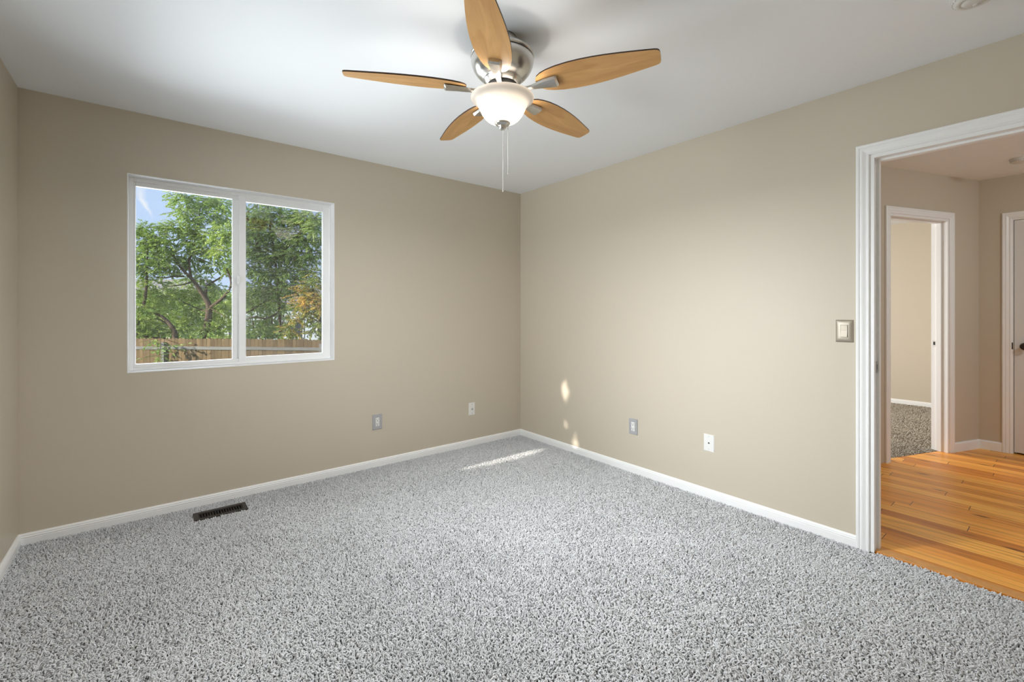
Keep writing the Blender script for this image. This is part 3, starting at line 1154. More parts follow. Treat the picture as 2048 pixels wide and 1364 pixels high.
add_box(bm, (-0.0165, -t - 0.0008, -0.033), (0.0165, -t + 0.002, 0.033), 0.0006, mat=0)
mesh_obj('switch_frame', bm, simple('switch_gap', (0.20, 0.18, 0.15), 0.5), sw)
bm = bmesh.new()
# a rocker tilted about its middle, lower half pressed out
pr = [(-0.031, -t - 0.006), (0.0, -t - 0.0018), (0.031, -t - 0.0022)]
L_, R_ = -0.0145, 0.0145
va = [bm.verts.new((L_, y, z)) for z, y in pr]
vb = [bm.verts.new((R_, y, z)) for z, y in pr]
vc = [bm.verts.new((L_, -t + 0.001, z)) for z, y in pr]
vd = [bm.verts.new((R_, -t + 0.001, z)) for z, y in pr]
for i in range(2):
    bm.faces.new((va[i], vb[i], vb[i + 1], va[i + 1]))
    bm.faces.new((va[i], va[i + 1], vc[i + 1], vc[i]))
    bm.faces.new((vb[i], vd[i], vd[i + 1], vb[i + 1]))
bm.faces.new((va[0], vc[0], vd[0], vb[0]))
bm.faces.new((va[2], vb[2], vd[2], vc[2]))
bmesh.ops.recalc_face_normals(bm, faces=bm.faces)
mesh_obj('rocker', bm, M['warm_nickel'], sw)


# ------------------------------------------------------------------ smoke detectors
def detector(label, loc, r):
    root = thing('smoke_detector', label, 'smoke detector', loc)
    bm = bmesh.new()
    add_lathe(bm, [(0, 0), (r, 0), (r, -0.008), (r * 0.97, -0.010), (r * 0.94, -0.010)], 48)
    mesh_obj('detector_base', bm, M['detector'], root)
    bm = bmesh.new()
    add_lathe(bm, [(r * 0.93, -0.009), (r * 0.95, -0.014), (r * 0.90, -0.024), (r * 0.78, -0.031), (r * 0.60, -0.033), (r * 0.58, -0.0315),
                   (r * 0.54, -0.0315), (r * 0.52, -0.0335), (r * 0.2, -0.036), (0, -0.036)], 48)
    mesh_obj('detector_cover', bm, M['detector'], root)
    bm = bmesh.new()
    for k in range(28):
        a = 2 * PI * k / 28
        vs = add_box(bm, (r * 0.86, -0.0028, -0.0245), (r * 0.922, 0.0028, -0.0170))
        bmesh.ops.rotate(bm, verts=vs, cent=(0, 0, 0), matrix=Matrix.Rotation(a, 3, 'Z'))
    mesh_obj('detector_vents', bm, simple('detector_vent', (0.50, 0.49, 0.47), 0.7), root)
    bm = bmesh.new()
    add_lathe(bm, [(0.009, -0.034), (0.009, -0.0375), (0, -0.038)], 20, cx=r * 0.3)
    mesh_obj('test_button', bm, M['detector'], root)
    return root


detector('white smoke detector on the bedroom ceiling near the doorway', (2.41, 0.235, H), 0.068)
detector('white smoke detector on the hall ceiling beyond the doorway', (5.29, 0.262, H), 0.066)

# ------------------------------------------------------------------ ceiling fan
FX, FY = 1.197, 1.565
fan = thing('ceiling_fan', 'brushed nickel ceiling fan with five maple blades and a lit glass bowl', 'ceiling fan', (FX, FY, H))


def lathe_obj(name, prof, mat, parent=fan, n=64):
    bm = bmesh.new()
    add_lathe(bm, [(r, z - H) for r, z in prof], n)
    bmesh.ops.recalc_face_normals(bm, faces=bm.faces)
    o = mesh_obj(name, bm, mat, parent)
    return o


lathe_obj('canopy', [(0, 2.4395), (0.062, 2.4395), (0.0625, 2.43), (0.058, 2.402), (0.045, 2.392), (0.03, 2.389), (0.0, 2.389)], M['nickel'])
lathe_obj('motor_housing', [(0.0, 2.392), (0.034, 2.391), (0.07, 2.385), (0.112, 2.377), (0.1325, 2.370), (0.1385, 2.364), (0.1395, 2.358), (0.1385, 2.353),
                            (0.1345, 2.351), (0.1342, 2.347), (0.137, 2.345), (0.1365, 2.335), (0.1335, 2.320), (0.128, 2.305), (0.119, 2.290),
                            (0.107, 2.276), (0.094, 2.265), (0.083, 2.259), (0.0815, 2.256), (0.0815, 2.252), (0.076, 2.250), (0.0755, 2.243),
                            (0.069, 2.241), (0.068, 2.237), (0.0, 2.237)], M['nickel'])
bm = bmesh.new()
add_lathe(bm, [(0.1352, 2.3525 - H), (0.1352, 2.3455 - H)], 64)
mesh_obj('housing_groove', bm, M['dark'], fan)
lathe_obj('flywheel', [(0.064, 2.238), (0.064, 2.224), (0.0, 2.224)], M['dark'])
lathe_obj('switch_housing', [(0.0, 2.226), (0.046, 2.226), (0.049, 2.222), (0.049, 2.200), (0.053, 2.196), (0.053, 2.186), (0.047, 2.183), (0.0, 2.183)], M['nickel'])
# glass bowl: a moulded shell with a rolled rim, open at the top
bowl = lathe_obj('glass_bowl', [(0.1340, 2.1795), (0.1372, 2.1805), (0.1382, 2.1770), (0.1355, 2.1715), (0.1270, 2.1655), (0.1165, 2.1590), (0.1085, 2.1490),
                                (0.1035, 2.1360), (0.0970, 2.1220), (0.0885, 2.1060), (0.0780, 2.0920), (0.0640, 2.0800), (0.0460, 2.0720), (0.0240, 2.0680), (0.0, 2.0670)], M['bowl'])
bowl['label'] = 'frosted white glass bowl'
lathe_obj('finial', [(0.0, 2.071), (0.033, 2.071), (0.0345, 2.068), (0.030, 2.062), (0.021, 2.058), (0.016, 2.054), (0.0165, 2.049), (0.013, 2.044), (0.0105, 2.041), (0.006, 2.0385), (0.0, 2.038)], M['nickel'], n=40)
light('fan_bulb', 'POINT', (FX, FY, 2.138), 6.0, (1.0, 0.95, 0.88), shadow_soft_size=0.035)
light('bowl_glow_fill', 'AREA', (FX, FY, 2.030), 35, (0.95, 0.975, 1.0), to=(0, 0, -1), shape='DISK', size=0.2).visible_glossy = False  # added disc light standing in for the bowl's downward glow, hidden from reflections

# outline of one blade, local x outwards
half = [(0.158, 0.000), (0.160, 0.018), (0.170, 0.036), (0.190, 0.050), (0.220, 0.0610), (0.260, 0.0695), (0.310, 0.0745), (0.360, 0.0755), (0.410, 0.0735),
        (0.460, 0.0690), (0.510, 0.0625), (0.560, 0.0545), (0.610, 0.0460), (0.640, 0.0405), (0.652, 0.0365), (0.658, 0.0300), (0.660, 0.0200), (0.6605, 0.0)]
outline = half + [(x, -y) for x, y in half[-2:0:-1]]


def blade_mesh():
    bm = bmesh.new()
    th = 0.0032
    lo = [bm.verts.new((x, y, -th)) for x, y in outline]
    hi = [bm.verts.new((x, y, th)) for x, y in outline]
    f = bm.faces.new(lo[::-1])
    f.material_index = 0
    f = bm.faces.new(hi)
    f.material_index = 1
    n = len(outline)
    for i in range(n):
        f = bm.faces.new((lo[i], lo[(i + 1) % n], hi[(i + 1) % n], hi[i]))
        f.material_index = 1
    bmesh.ops.recalc_face_normals(bm, faces=bm.faces)
    return bm


def arm_mesh():
    """cast blade arm: narrow neck at the hub, widening into a block under the blade"""
    bm = bmesh.new()
    st = [(0.050, 0.0115, 0.010, -0.004, 0.0), (0.085, 0.0105, 0.009, -0.006, 0.0), (0.115, 0.0100, 0.008, -0.008, 0.0), (0.140, 0.0120, 0.009, -0.008, 0.2), (0.165, 0.0170, 0.010, -0.007, 0.6),
          (0.195, 0.0225, 0.011, -0.006, 1.0), (0.225, 0.0260, 0.012, -0.006, 1.0), (0.246, 0.0270, 0.012, -0.006, 1.0), (0.254, 0.0245, 0.008, -0.004, 1.0)]
    rings = []
    for x, w, h, zo, tw in st:
        a = R(-BP) * tw
        ring = []
        for (yy, zz) in ((-w, 0.0), (-w * 0.86, -h), (-w * 0.35, -h * 1.12), (w * 0.35, -h * 1.12), (w * 0.86, -h), (w, 0.0), (w * 0.5, 0.003), (-w * 0.5, 0.003)):
            z2 = zz + zo + 0.001
            ring.append(bm.verts.new((x, yy * math.cos(a) - z2 * math.sin(a), yy * math.sin(a) + z2 * math.cos(a))))
        rings.append(ring)
    for a, b in zip(rings, rings[1:]):
        for i in range(8):
            bm.faces.new((a[i], a[(i + 1) % 8], b[(i + 1) % 8], b[i]))
    bm.faces.new(rings[0][::-1])
    bm.faces.new(rings[-1])
    bmesh.ops.recalc_face_normals(bm, faces=bm.faces)
    return bm


BP = 12.5                      # blade pitch in degrees
ZB = 2.2135 - H
blade0 = mesh_obj('fan_blade', blade_mesh(), [M['maple'], M['walnut']], fan)
arm0 = mesh_obj('blade_arm', arm_mesh(), M['nickel'], fan)
for i in range(5):
    b_, a_ = (blade0, arm0) if i == 0 else (blade0.copy(), arm0.copy())
    if i:
        COL.objects.link(b_)
        COL.objects.link(a_)
        b_.parent = fan
        a_.parent = fan
    th = R(-62.3 + 72 * i)
    b_.rotation_euler = (Matrix.Rotation(th, 3, 'Z') @ Matrix.Rotation(R(-BP), 3, 'X')).to_euler()
    b_.location = (0, 0, ZB)
    a_.rotation_euler = (0, 0, th)
    a_.location = (0, 0, ZB - 0.0035)


def chain_obj(dx, dy, ztop, zbot, zbead):
    bm = bmesh.new()
    prof = [(0, ztop - H)]
    z = ztop
    while z > zbot + 0.016:
        prof += [(0.0006, z - H), (0.0016, z - 0.0013 - H), (0.0016, z - 0.0026 - H), (0.0006, z - 0.0039 - H)]
        z -= 0.0046
    prof += [(0.0008, z - H), (0.0024, z - 0.004 - H), (0.0027, z - 0.010 - H), (0.0016, zbot + 0.001 - H), (0, zbot - H)]
    add_lathe(bm, prof, 8, cx=dx, cy_=dy)
    add_lathe(bm, [(0, zbead + 0.006 - H), (0.0026, zbead + 0.004 - H), (0.0026, zbead - 0.004 - H), (0, zbead - 0.006 - H)], 10, cx=dx, cy_=dy)
    bmesh.ops.recalc_face_normals(bm, faces=bm.faces)
    return mesh_obj('pull_chain', bm, M['chain'], fan)


rx, ry = math.cos(YAW), -math.sin(YAW)
chain_obj(0.003 * rx, 0.003 * ry, 2.040, 1.768, 1.965)
chain_obj(0.0245 * rx, 0.0245 * ry, 2.069, 1.845, 2.045)


# ------------------------------------------------------------------ garden
GZ = -1.40
slab('ground', [(-45, 3.9), (60, 3.9), (60, 80), (-45, 80)], GZ - 0.3, GZ, M['lawn'])
slab('ground_side', [(-45, -20), (-0.74, -20), (-0.74, 3.9), (-45, 3.9)], GZ - 0.3, GZ, M['lawn'])


def ramp_attr(me, tones_per_face_corner):
    a = me.attributes.new('tone', 'FLOAT', 'CORNER')
    a.data.foreach_set('value', tones_per_face_corner)


# fence: one run of pickets, two rails, posts
fa, fb = at(270, 676, 14.0), at(640, 679, 13.24)
fdir = (fb - fa)
fdir.z = 0
fdir.normalize()
fout = Vector((fdir.y, -fdir.x, 0))          # towards the house
ftop = (fa.z + fb.z) / 2
fence = thing('wooden_fence', 'weathered cedar picket fence with grey rails across the back garden', 'fence', (fa.x, fa.y, GZ))
flen0, flen1 = -7.0, 12.0
V_, F_, tone = [], [], []
u = flen0
while u < flen1:
    w = 0.116 + random.uniform(-0.006, 0.006)
    top = ftop - GZ + random.uniform(-0.012, 0.012)
    dep_ = random.uniform(-0.004, 0.004)
    t_ = random.random() * 0.8 + random.random() * 0.2
    sec = [(u, 0.0), (u + w, 0.0), (u + w, top - 0.03), (u + w - 0.03, top), (u + 0.03, top), (u, top - 0.03)]
    i0 = len(V_)
    for dd in (0.009 + dep_, -0.009 + dep_):
        for a_, z_ in sec:
            p = fdir * a_ + fout * dd
            V_.append((p.x, p.y, z_))
    F_.append([i0 + j for j in range(6)])
    F_.append([i0 + 6 + j for j in range(5, -1, -1)])
    tone += [t_] * 12
    for j in range(6):
        j2 = (j + 1) % 6
        F_.append([i0 + j2, i0 + j, i0 + 6 + j, i0 + 6 + j2])
        tone += [t_] * 4
    u += w + 0.006
po = raw_obj('picket_panel', V_, F_, M['picket'], fence)
ramp_attr(po.data, tone)


def fence_box(name, u0_, u1_, d0, d1, z0_, z1_, mat, tilt=0.0):
    bm = bmesh.new()
    add_box(bm, (u0_, d0, z0_), (u1_, d1, z1_), 0.004)
    for v in bm.verts:
        c = v.co.copy()
        p = fdir * c.x + fout * c.y
        v.co = (p.x, p.y, c.z + tilt * (c.x - u0_))
    bmesh.ops.recalc_face_normals(bm, faces=bm.faces)
    return mesh_obj(name, bm, mat, fence)


pp = at(331, 700, 13.87)
upost = (Vector((pp.x, pp.y, 0)) - Vector((fa.x, fa.y, 0))).dot(fdir)
posts = [upost - 4.88, upost - 2.44, upost, upost + 2.44, upost + 5.15, upost + 7.4, upost + 9.6]
for ps in posts:
    fence_box('post', ps - 0.05, ps + 0.05, 0.02, 0.11, 0, ftop - GZ - 0.12, M['rail'])
for p0_, p1_ in zip(posts, posts[1:]):
    dz = random.uniform(-0.02, 0.02) - (0.05 if p0_ < upost - 0.1 else 0)
    fence_box('rail', p0_ + 0.052, p1_ - 0.052, 0.012, 0.05, ftop - GZ - 0.315 + dz, ftop - GZ - 0.225 + dz, M['rail'])
    fence_box('rail', p0_ + 0.052, p1_ - 0.052, 0.012, 0.05, ftop - GZ - 0.88 + dz, ftop - GZ - 0.79 + dz, M['rail'])
    fence_box('rail', p0_ + 0.052, p1_ - 0.052, 0.012, 0.05, 0.20, 0.29, M['rail'])


# ------------------------------------------------------------------ trees
class Tree:
    def __init__(self, name, label, cat, base, leaf, group=None):
        self.root = thing(name, label, cat, base, group=group)
        self.base = Vector(base)
        self.V, self.F, self.tone = [], [], []
        self.bm = bmesh.new()
        self.leaf = leaf

    def branch(self, pts, r0, r1):
        n = len(pts)
        rad = [r0 + (r1 - r0) * i / (n - 1) for i in range(n)]
        # smooth the polyline
        P = [Vector(p) - self.base for p in pts]
        Q, RR = [], []
        for i in range(n - 1):
            a = P[max(i - 1, 0)]
            b, c = P[i], P[i + 1]
            d = P[min(i + 2, n - 1)]
            for s in range(4):
                t = s / 4
                q = 0.5 * ((2 * b) + (c - a) * t + (2 * a - 5 * b + 4 * c - d) * t * t + (3 * b - a - 3 * c + d) * t ** 3)
                Q.append(q)
                RR.append(rad[i] + (rad[i + 1] - rad[i]) * t)
        Q.append(P[-1])
        RR.append(rad[-1])
        add_tube(self.bm, Q, RR, 7)

    def leaf_at(self, p, d, nrm, size, tone):
        """one pointed leaf folded along its midrib"""
        d = d.normalized()
        s = d.cross(nrm)
        if s.length < 1e-4:
            s = d.cross(Vector((1, 0, 0)))
        s.normalize()
        n = s.cross(d)
        i = len(self.V)
        w = size * 0.30
        a = p
        b = p + d * size * 0.45 + s * w + n * w * 0.25
        c = p + d * size - n * size * 0.12
        e = p + d * size * 0.45 - s * w + n * w * 0.25
        self.V += [a[:], b[:], c[:], e[:]]
        self.F += [(i, i + 1, i + 2), (i, i + 2, i + 3)]
        self.tone += [tone] * 6

    def clump(self, c, rad, twigs, leaves, size, tone=0.5, flat=0.65, twig_r=0.006):
        c = Vector(c) - self.base
        for _ in range(twigs):
            v = Vector((random.gauss(0, 1), random.gauss(0, 1), random.gauss(0, 1))).normalized()
            r_ = rad * random.uniform(0.15, 1.0) ** 0.6
            o = c + Vector((v.x * r_, v.y * r_, v.z * r_ * flat))
            d = (v + Vector((random.uniform(-0.6, 0.6), random.uniform(-0.6, 0.6), random.uniform(-0.9, 0.1)))).normalized()
            d.z *= 0.55
            ln_ = size * random.uniform(3.2, 6.2)
            e = o + d * ln_ + Vector((0, 0, -0.10 * ln_))
            add_tube(self.bm, [o, (o + e) / 2 + Vector((0, 0, 0.03 * ln_)), e], [twig_r, twig_r * 0.7, twig_r * 0.3], 3, cap=False)
            tv = tone + random.uniform(-0.22, 0.22)
            for j in range(leaves):
                t = (j + 0.5) / leaves
                p = o.lerp(e, t) + Vector((random.uniform(-1, 1), random.uniform(-1, 1), random.uniform(-1, 1))) * size * 0.18
                side = 1 if j % 2 else -1
                ld = d + Vector((-d.y, d.x, 0)) * side * random.uniform(0.5, 1.3) + Vector((0, 0, random.uniform(-0.7, 0.1)))
                nn = Vector((random.uniform(-0.6, 0.6), random.uniform(-0.6, 0.6), 1))
                self.leaf_at(p, ld, nn, size * random.uniform(0.7, 1.25), min(1, max(0, tv + random.uniform(-0.12, 0.12))))

    def done(self):
        mesh_obj('branches', self.bm, M['bark'], self.root)
        o = raw_obj('foliage', self.V, self.F, self.leaf, self.root)
        ramp_attr(o.data, self.tone)
        return self.root


def gnd(px, d):
    p = at(px, 700, d)
    return Vector((p.x, p.y, GZ))


def A(cx, cy_, d):
    """a place in the garden, read off an enlargement of the window"""
    return at(220 + cx / 2.966, 320 + cy_ / 2.966, d)


# the forked tree behind the fence
D = 17.0
tr = Tree('garden_tree', 'leafy green tree with a forked trunk behind the fence, seen in the left pane', 'tree', gnd(413, D), M['leaf'], 'trees beyond the fence')
tr.branch([gnd(413, D), A(572, 1040, D), A(580, 960, D), A(588, 880, D), A(572, 830, D), A(540, 780, D - .1), A(495, 715, D - .2), A(445, 665, D - .3), A(395, 610, D - .4)], 0.15, 0.035)
tr.branch([A(590, 880, D), A(630, 850, D - .1), A(675, 812, D - .2), A(708, 770, D - .3), A(718, 720, D - .3), A(690, 640, D - .2)], 0.07, 0.03)
tr.branch([A(566, 815, D), A(572, 760, D + .2), A(600, 730, D + .3), A(650, 700, D + .4), A(700, 655, D + .5)], 0.06, 0.02)
tr.branch([A(440, 690, D - .3), A(380, 690, D - .5), A(320, 700, D - .6), A(260, 690, D - .7)], 0.035, 0.012)
tr.branch([A(500, 720, D - .2), A(430, 740, D), A(350, 750, D + .3), A(280, 780, D + .5)], 0.03, 0.01)
tr.branch([A(585, 900, D), A(520, 880, D + .3), A(470, 860, D + .4), A(430, 840, D + .5), A(390, 800, D + .5)], 0.03, 0.012)
tr.branch([A(590, 875, D), A(640, 905, D - .2), A(700, 940, D - .4)], 0.025, 0.01)
tr.branch([A(395, 610, D - .4), A(370, 560, D - .4), A(330, 520, D - .4)], 0.035, 0.012)
tr.branch([A(480, 700, D - .2), A(470, 600, D - .2), A(500, 500, D - .1), A(520, 380, D), A(540, 270, D)], 0.05, 0.012)
CL = [  # cx, cy, radius px, depth shift, twigs, tone
    (395, 205, 38, -.3, 22, .60), (440, 240, 55, 0, 30, .62), (520, 240, 65, 0, 36, .55), (600, 240, 60, .2, 36, .5), (680, 260, 60, .3, 34, .6),
    (430, 300, 40, -.3, 22, .55), (500, 330, 60, 0, 34, .5), (590, 330, 65, .2, 36, .5), (670, 350, 65, .2, 34, .65), (700, 430, 50, -.4, 30, .8),
    (340, 398, 30, -.4, 18, .55), (400, 395, 45, -.3, 26, .6), (470, 400, 60, 0, 34, .5), (560, 430, 70, .2, 40, .5), (640, 450, 65, -.2, 40, .75),
    (440, 470, 60, -.2, 34, .45), (520, 500, 70, 0, 38, .4), (610, 530, 70, -.1, 38, .55), (690, 540, 60, -.3, 36, .8), (420, 550, 65, -.2, 34, .45),
    (500, 590, 70, .2, 36, .35), (600, 620, 60, .4, 30, .4), (690, 640, 50, 0, 24, .6), (380, 620, 50, -.2, 24, .45), (330, 560, 50, -.2, 24, .5),
    (640, 760, 40, .4, 14, .5), (540, 690, 45, .5, 16, .4), (440, 780, 60, .7, 22, .6), (520, 860, 55, .8, 20, .6), (380, 830, 55, .7, 20, .55),
    (640, 900, 60, .6, 24, .55), (700, 860, 45, .3, 18, .5), (660, 980, 60, .3, 28, .45), (590, 1010, 40, -.4, 16, .4), (470, 700, 50, .9, 20, .6), (400, 760, 55, .9, 22, .65), (560, 780, 55, 1.0, 22, .6), (640, 820, 55, 1.0, 22, .65), (480, 800, 55, 1.0, 24, .6), (350, 900, 55, 1.0, 24, .6), (540, 920, 55, 1.0, 24, .6), (500, 960, 60, .9, 24, .6), (440, 930, 50, .9, 20, .6),
]
for cx, cy_, rp, dd, tw, tn in CL:
    tr.clump(A(cx, cy_, D + dd), rp / 2.966 * D / FPX, int(tw * 1.75), 13, 0.085, tn)
# a spray hanging over the fence
for cx, cy_, rp, tw in ((285, 1075, 24, 6), (290, 1160, 22, 8), (375, 1108, 16, 5), (330, 1120, 18, 4)):
    tr.clump(A(cx, cy_, 13.4), rp / 2.966 * 13.4 / FPX, tw, 8, 0.10, .35)
tr.branch([A(300, 1040, 15.5), A(300, 1060, 13.6), A(300, 1110, 13.4), A(292, 1165, 13.4)], 0.012, 0.004)
tr.done()

# bushy tree to the left with an arching stem
D = 16.2
tr = Tree('garden_tree', 'rounded green tree with an arching stem, at the left edge of the window view', 'tree', gnd(352, D), M['leaf'], 'trees beyond the fence')
tr.branch([gnd(352, D), A(386, 1050, D), A(372, 1000, D), A(345, 962, D), A(310, 930, D), A(270, 912, D), A(225, 905, D)], 0.10, 0.03)
tr.branch([A(372, 1000, D), A(330, 965, D + .2), A(270, 940, D + .2), A(215, 960, D + .3)], 0.035, 0.012)
tr.branch([gnd(250, D), A(140, 1030, D), A(190, 900, D), A(215, 760, D), A(220, 620, D), A(225, 480, D)], 0.09, 0.015)
tr.branch([A(120, 1000, D), A(170, 1040, D), A(240, 1050, D), A(330, 1058, D)], 0.05, 0.02)
CL = [(215, 405, 40, 0, 24, .4), (170, 450, 50, 0, 28, .45), (265, 450, 50, 0, 28, .45), (215, 480, 60, 0, 34, .5), (150, 530, 55, .1, 30, .5), (290, 510, 50, .1, 26, .5),
      (230, 560, 65, -.2, 36, .5), (170, 610, 60, 0, 32, .5), (300, 590, 55, 0, 28, .5), (240, 640, 60, .2, 30, .45), (330, 480, 30, 0, 12, .45), (160, 690, 55, .2, 22, .45),
      (250, 730, 55, .4, 18, .5), (330, 670, 45, .3, 16, .5), (170, 860, 45, -.2, 20, .5), (220, 890, 45, -.2, 20, .5), (300, 880, 50, .4, 18, .55), (170, 960, 55, -.2, 26, .45),
      (240, 1000, 60, 0, 30, .45), (310, 1010, 50, .2, 22, .5), (160, 1030, 45, 0, 20, .4), (160, 770, 50, .6, 26, .6), (230, 810, 50, .6, 26, .6), (310, 780, 50, .7, 24, .6), (330, 830, 45, .7, 20, .6), (250, 950, 50, .7, 22, .6), (420, 1000, 45, .3, 18, .5), (100, 560, 70, 0, 24, .5), (90, 760, 70, 0, 24, .5), (90, 950, 70, 0, 24, .45)]
for cx, cy_, rp, dd, tw, tn in CL:
    tr.clump(A(cx, cy_, D + dd), rp / 2.966 * D / FPX, int(tw * 1.9), 13, 0.082, tn)
tr.done()

# the tall dark tree behind the right pane
D = 16.8
tr = Tree('garden_tree', 'tall dark green tree filling the right pane of the window', 'tree', gnd(560, D + 1.2), M['leaf_dark'], 'trees beyond the fence')
tr.branch([gnd(560, D + 1.2), A(1010, 1000, D + 1.1), A(1000, 800, D + .9), A(980, 600, D + .6), A(950, 400, D + .3), A(930, 200, D), A(920, 60, D)], 0.06, 0.03)
tr.branch([A(985, 700, D + .8), A(900, 560, D + .4), A(840, 400, D), A(810, 320, D), A(880, 265, D - .2)], 0.07, 0.02)
tr.branch([A(1000, 800, D + .9), A(900, 850, D + .5), A(840, 890, D + .2), A(780, 920, D)], 0.05, 0.015)
tr.branch([A(1005, 900, D + 1), A(930, 940, D + .5), A(850, 930, D + .3), A(780, 960, D + .3)], 0.04, 0.012)
tr.branch([A(980, 600, D + .6), A(1080, 480, D + .3), A(1180, 380, D), A(1260, 300, D)], 0.07, 0.02)
CL = [(820, 330, 55, 0, 30, .5), (890, 330, 65, 0, 40, .55), (960, 310, 65, 0, 40, .5), (1040, 330, 70, 0, 44, .45), (1120, 340, 65, 0, 40, .5), (1190, 340, 60, -.4, 40, .8),  # higher tones at the upper right put sunlight into the leaf colour
      (1240, 400, 55, -.4, 36, .85), (840, 420, 65, 0, 40, .5), (920, 430, 70, .1, 44, .45), (1000, 440, 75, .2, 48, .4), (1090, 440, 70, .2, 44, .35), (1160, 470, 60, 0, 36, .5),
      (830, 520, 65, 0, 38, .5), (900, 540, 70, .1, 44, .4), (980, 560, 75, .3, 48, .35), (1070, 550, 75, .3, 48, .3), (1150, 560, 60, .2, 36, .35), (1210, 550, 40, 0, 18, .4),
      (840, 640, 60, 0, 32, .45), (910, 660, 65, .2, 36, .4), (1010, 670, 75, .3, 44, .3), (1090, 660, 65, .3, 38, .3), (1160, 650, 40, .2, 20, .4), (850, 750, 60, .2, 30, .45),
      (930, 770, 60, .4, 30, .4), (1020, 770, 65, .4, 36, .35), (1080, 750, 45, .3, 22, .35), (860, 850, 55, .5, 22, .5), (950, 850, 50, .5, 20, .45), (1030, 850, 45, .5, 18, .4),
      (840, 1000, 60, .5, 26, .45), (920, 1010, 60, .6, 26, .4), (1000, 1030, 50, .6, 20, .4), (770, 450, 60, 0, 30, .55), (760, 600, 60, 0, 28, .5), (770, 780, 60, .2, 26, .5),
      (900, 220, 80, 0, 30, .5), (1050, 220, 80, 0, 30, .5), (1200, 230, 80, 0, 30, .6), (1300, 330, 70, 0, 24, .6), (1320, 470, 70, 0, 24, .5)]
CL += [(cx + 45, cy_ + 40, rp, dd + .5, tw // 3, tn) for cx, cy_, rp, dd, tw, tn in CL if 300 < cy_ < 760]
for cx, cy_, rp, dd, tw, tn in CL:
    tr.clump(A(cx, cy_, D + dd), rp / 2.966 * D / FPX, int(tw * 1.9), 13, 0.084, tn)
tr.done()

# the tree turning gold at the right
D = 15.2
tr = Tree('garden_tree', 'smaller tree with gold and orange leaves at the right edge of the window', 'tree', gnd(650, D), M['leaf_gold'], 'trees beyond the fence')
tr.branch([gnd(650, D), A(1265, 1040, D), A(1240, 920, D), A(1210, 800, D), A(1190, 700, D)], 0.08, 0.015)
tr.branch([A(1250, 970, D), A(1180, 930, D), A(1110, 950, D)], 0.03, 0.01)
CL = [(1230, 680, 45, 0, 24, .35), (1180, 740, 40, 0, 22, .5), (1240, 770, 50, 0, 26, .35), (1150, 800, 40, -.2, 22, .7), (1200, 830, 45, -.2, 26, .75), (1245, 860, 45, -.2, 24, .7), (1130, 870, 40, 0, 20, .55),
      (1190, 910, 45, 0, 24, .5), (1245, 950, 45, 0, 24, .3), (1110, 940, 35, 0, 18, .6), (1060, 1000, 30, .1, 14, .5), (1100, 1030, 30, .1, 12, .4), (1225, 1010, 35, 0, 14, .3), (1310, 800, 60, 0, 24, .4), (1320, 950, 60, 0, 22, .4)]
for cx, cy_, rp, dd, tw, tn in CL:
    tr.clump(A(cx, cy_, D + dd), rp / 2.966 * D / FPX, int(tw * 1.5), 12, 0.088, tn)
tr.done()

# thin growth behind the fence
D = 20.0
tr = Tree('hedge', 'pale loose hedge growing behind the garden trees', 'hedge', gnd(420, D), M['leaf'])
for i in range(26):
    cx = -150 + i * 62 + random.uniform(-20, 20)
    if 1050 < cx < 1260:
        continue
    tr.branch([gnd(220 + cx / 2.966, D), A(cx + 10, 1000, D), A(cx + random.uniform(-40, 40), 790, D)], 0.04, 0.012)
    for cyy in (1030, 960, 890, 820):
        tr.clump(A(cx + random.uniform(-25, 25), cyy + random.uniform(-20, 20), D + random.uniform(-.5, .5)), 52 / 2.966 * D / FPX, 26, 12, 0.105, .75)
tr.done()


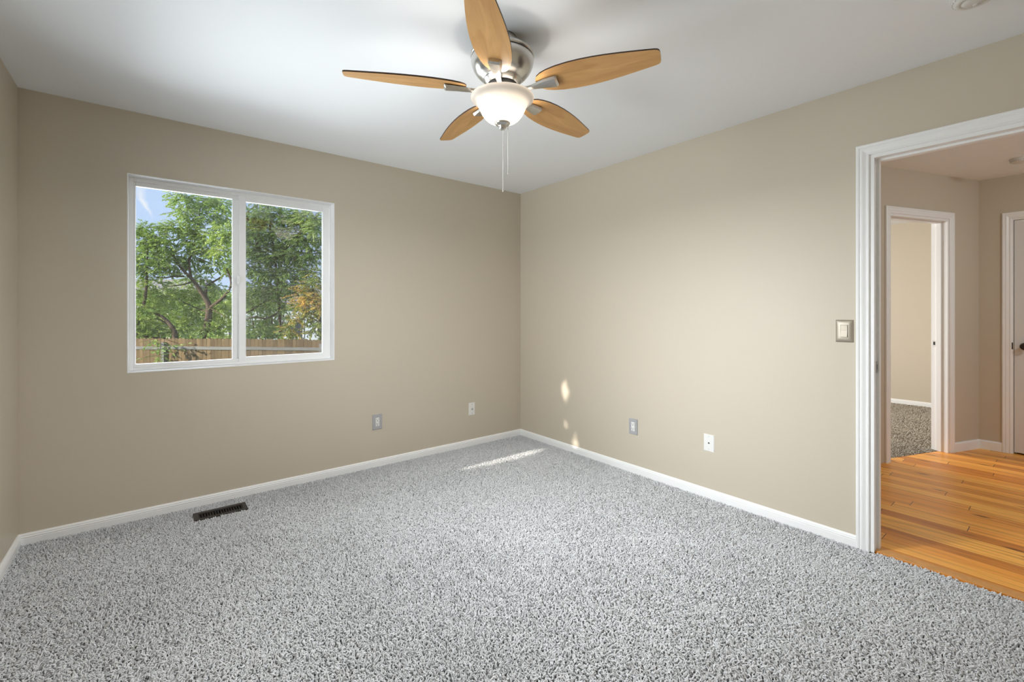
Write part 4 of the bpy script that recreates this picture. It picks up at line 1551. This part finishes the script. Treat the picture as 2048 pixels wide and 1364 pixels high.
# houses far behind
def house(label, c, w, dpt, h, roof_h, yaw, wallm, name='house'):
    root = thing(name, label, 'house', c, (0, 0, yaw), 'houses beyond the trees')
    bm = bmesh.new()
    add_box(bm, (-w / 2, -dpt / 2, 0), (w / 2, dpt / 2, h))
    mesh_obj('house_walls', bm, wallm, root)
    bm = bmesh.new()
    ov = 0.4
    V = [bm.verts.new(v) for v in [(-w / 2 - ov, -dpt / 2 - ov, h), (w / 2 + ov, -dpt / 2 - ov, h), (w / 2 + ov, dpt / 2 + ov, h), (-w / 2 - ov, dpt / 2 + ov, h),
                                   (-w / 2 - ov, 0, h + roof_h), (w / 2 + ov, 0, h + roof_h)]]
    for f in ((0, 1, 5, 4), (2, 3, 4, 5), (0, 4, 3), (1, 2, 5), (0, 3, 2, 1)):
        bm.faces.new([V[i] for i in f])
    bmesh.ops.recalc_face_normals(bm, faces=bm.faces)
    mesh_obj('roof', bm, M['shingle'], root)
    for k_ in range(4):
        xx = -w / 2 + w * (k_ + 0.5) / 4
        for zz in ([h - 1.9] if h < 4 else [0.9, h - 1.9]):
            bm = bmesh.new()
            for a_, b_ in (((xx - 0.55, 0), (xx - 0.47, 1.2)), ((xx + 0.47, 0), (xx + 0.55, 1.2)), ((xx - 0.55, 1.12), (xx + 0.55, 1.2)), ((xx - 0.55, 0), (xx + 0.55, 0.08))):
                add_box(bm, (a_[0], -dpt / 2 - 0.05, zz + a_[1]), (b_[0], -dpt / 2 + 0.02, zz + b_[1]))
            wf = mesh_obj('window_frame', bm, M['trim'], root)
            bm = bmesh.new()
            add_box(bm, (xx - 0.48, -dpt / 2 - 0.015, zz + 0.07), (xx + 0.48, -dpt / 2 + 0.02, zz + 1.13))
            mesh_obj('window_pane', bm, M['house_glass'], wf)
    return root


p = at(265, 650, 34)
house('grey roofed tan house glimpsed through the left trees', (p.x, p.y, GZ), 11, 7, 2.9, 2.2, -YAW, M['siding_tan'])
p = at(612, 650, 32)
house('pale blue-grey house behind the gold tree', (p.x, p.y, GZ), 7.5, 7, 2.9, 1.5, -YAW, M['siding'])

# unseen leaf wall added outside the side window to cut the sun to slivers
tr = Tree('leafy_sun_blocker', 'added unseen leafy shrub outside the side window', 'sun_blocker', (-3.2, 2.2, GZ), M['leaf_dark'])
bm_ = tr.bm
SUNK = math.tan(SUN_EL)


def sun_gap(y_, z_):
    """openings left in the leaves to shape the slivers of sun"""
    if 1.80 < z_ < 2.13 and abs(y_ - (2.91 - 0.24 * (z_ - 2.0))) < 0.024 * (1 - abs(z_ - 1.99) / 0.2):
        return True
    if 1.99 < z_ < 2.12 and abs(y_ - (2.955 - 0.24 * (z_ - 2.0))) < 0.008:
        return True
    if 2.68 < z_ < 2.83 and abs(y_ - 2.765) < 0.006:
        return True
    if 2.26 < z_ < 2.36 and abs(y_ - 2.64) < 0.006:
        return True
    return 2.43 < z_ < 2.47 and abs(y_ - 2.765) < 0.005


nl = 0
while nl < 42000:
    y_ = random.uniform(0.5, 3.6)
    z_ = random.uniform(GZ + 0.1, 4.2)
    nl += 1
    a_ = random.uniform(0, 2 * PI)
    sz = 0.12
    ca, sa = math.cos(a_), math.sin(a_)
    if any(sun_gap(y_ + ca * sz * f_ + w_ * sa, z_ + sa * sz * f_ - w_ * ca) for f_ in (0, .15, .3, .45, .6, .75, .9, 1.0) for w_ in (-.036, -.018, 0, .018, .036)):
        continue
    tr.leaf_at(Vector((random.uniform(-0.05, 0.05), y_ - 2.2, z_ - GZ)), Vector((0, ca, sa)), Vector((1, random.uniform(-.2, .2), random.uniform(-.2, .2))), sz, random.random())
add_tube(bm_, [(0, 0, 0), (0, 0.02, 3), (0, 0, 6)], [0.06, 0.04, 0.01], 8)
tr.done()
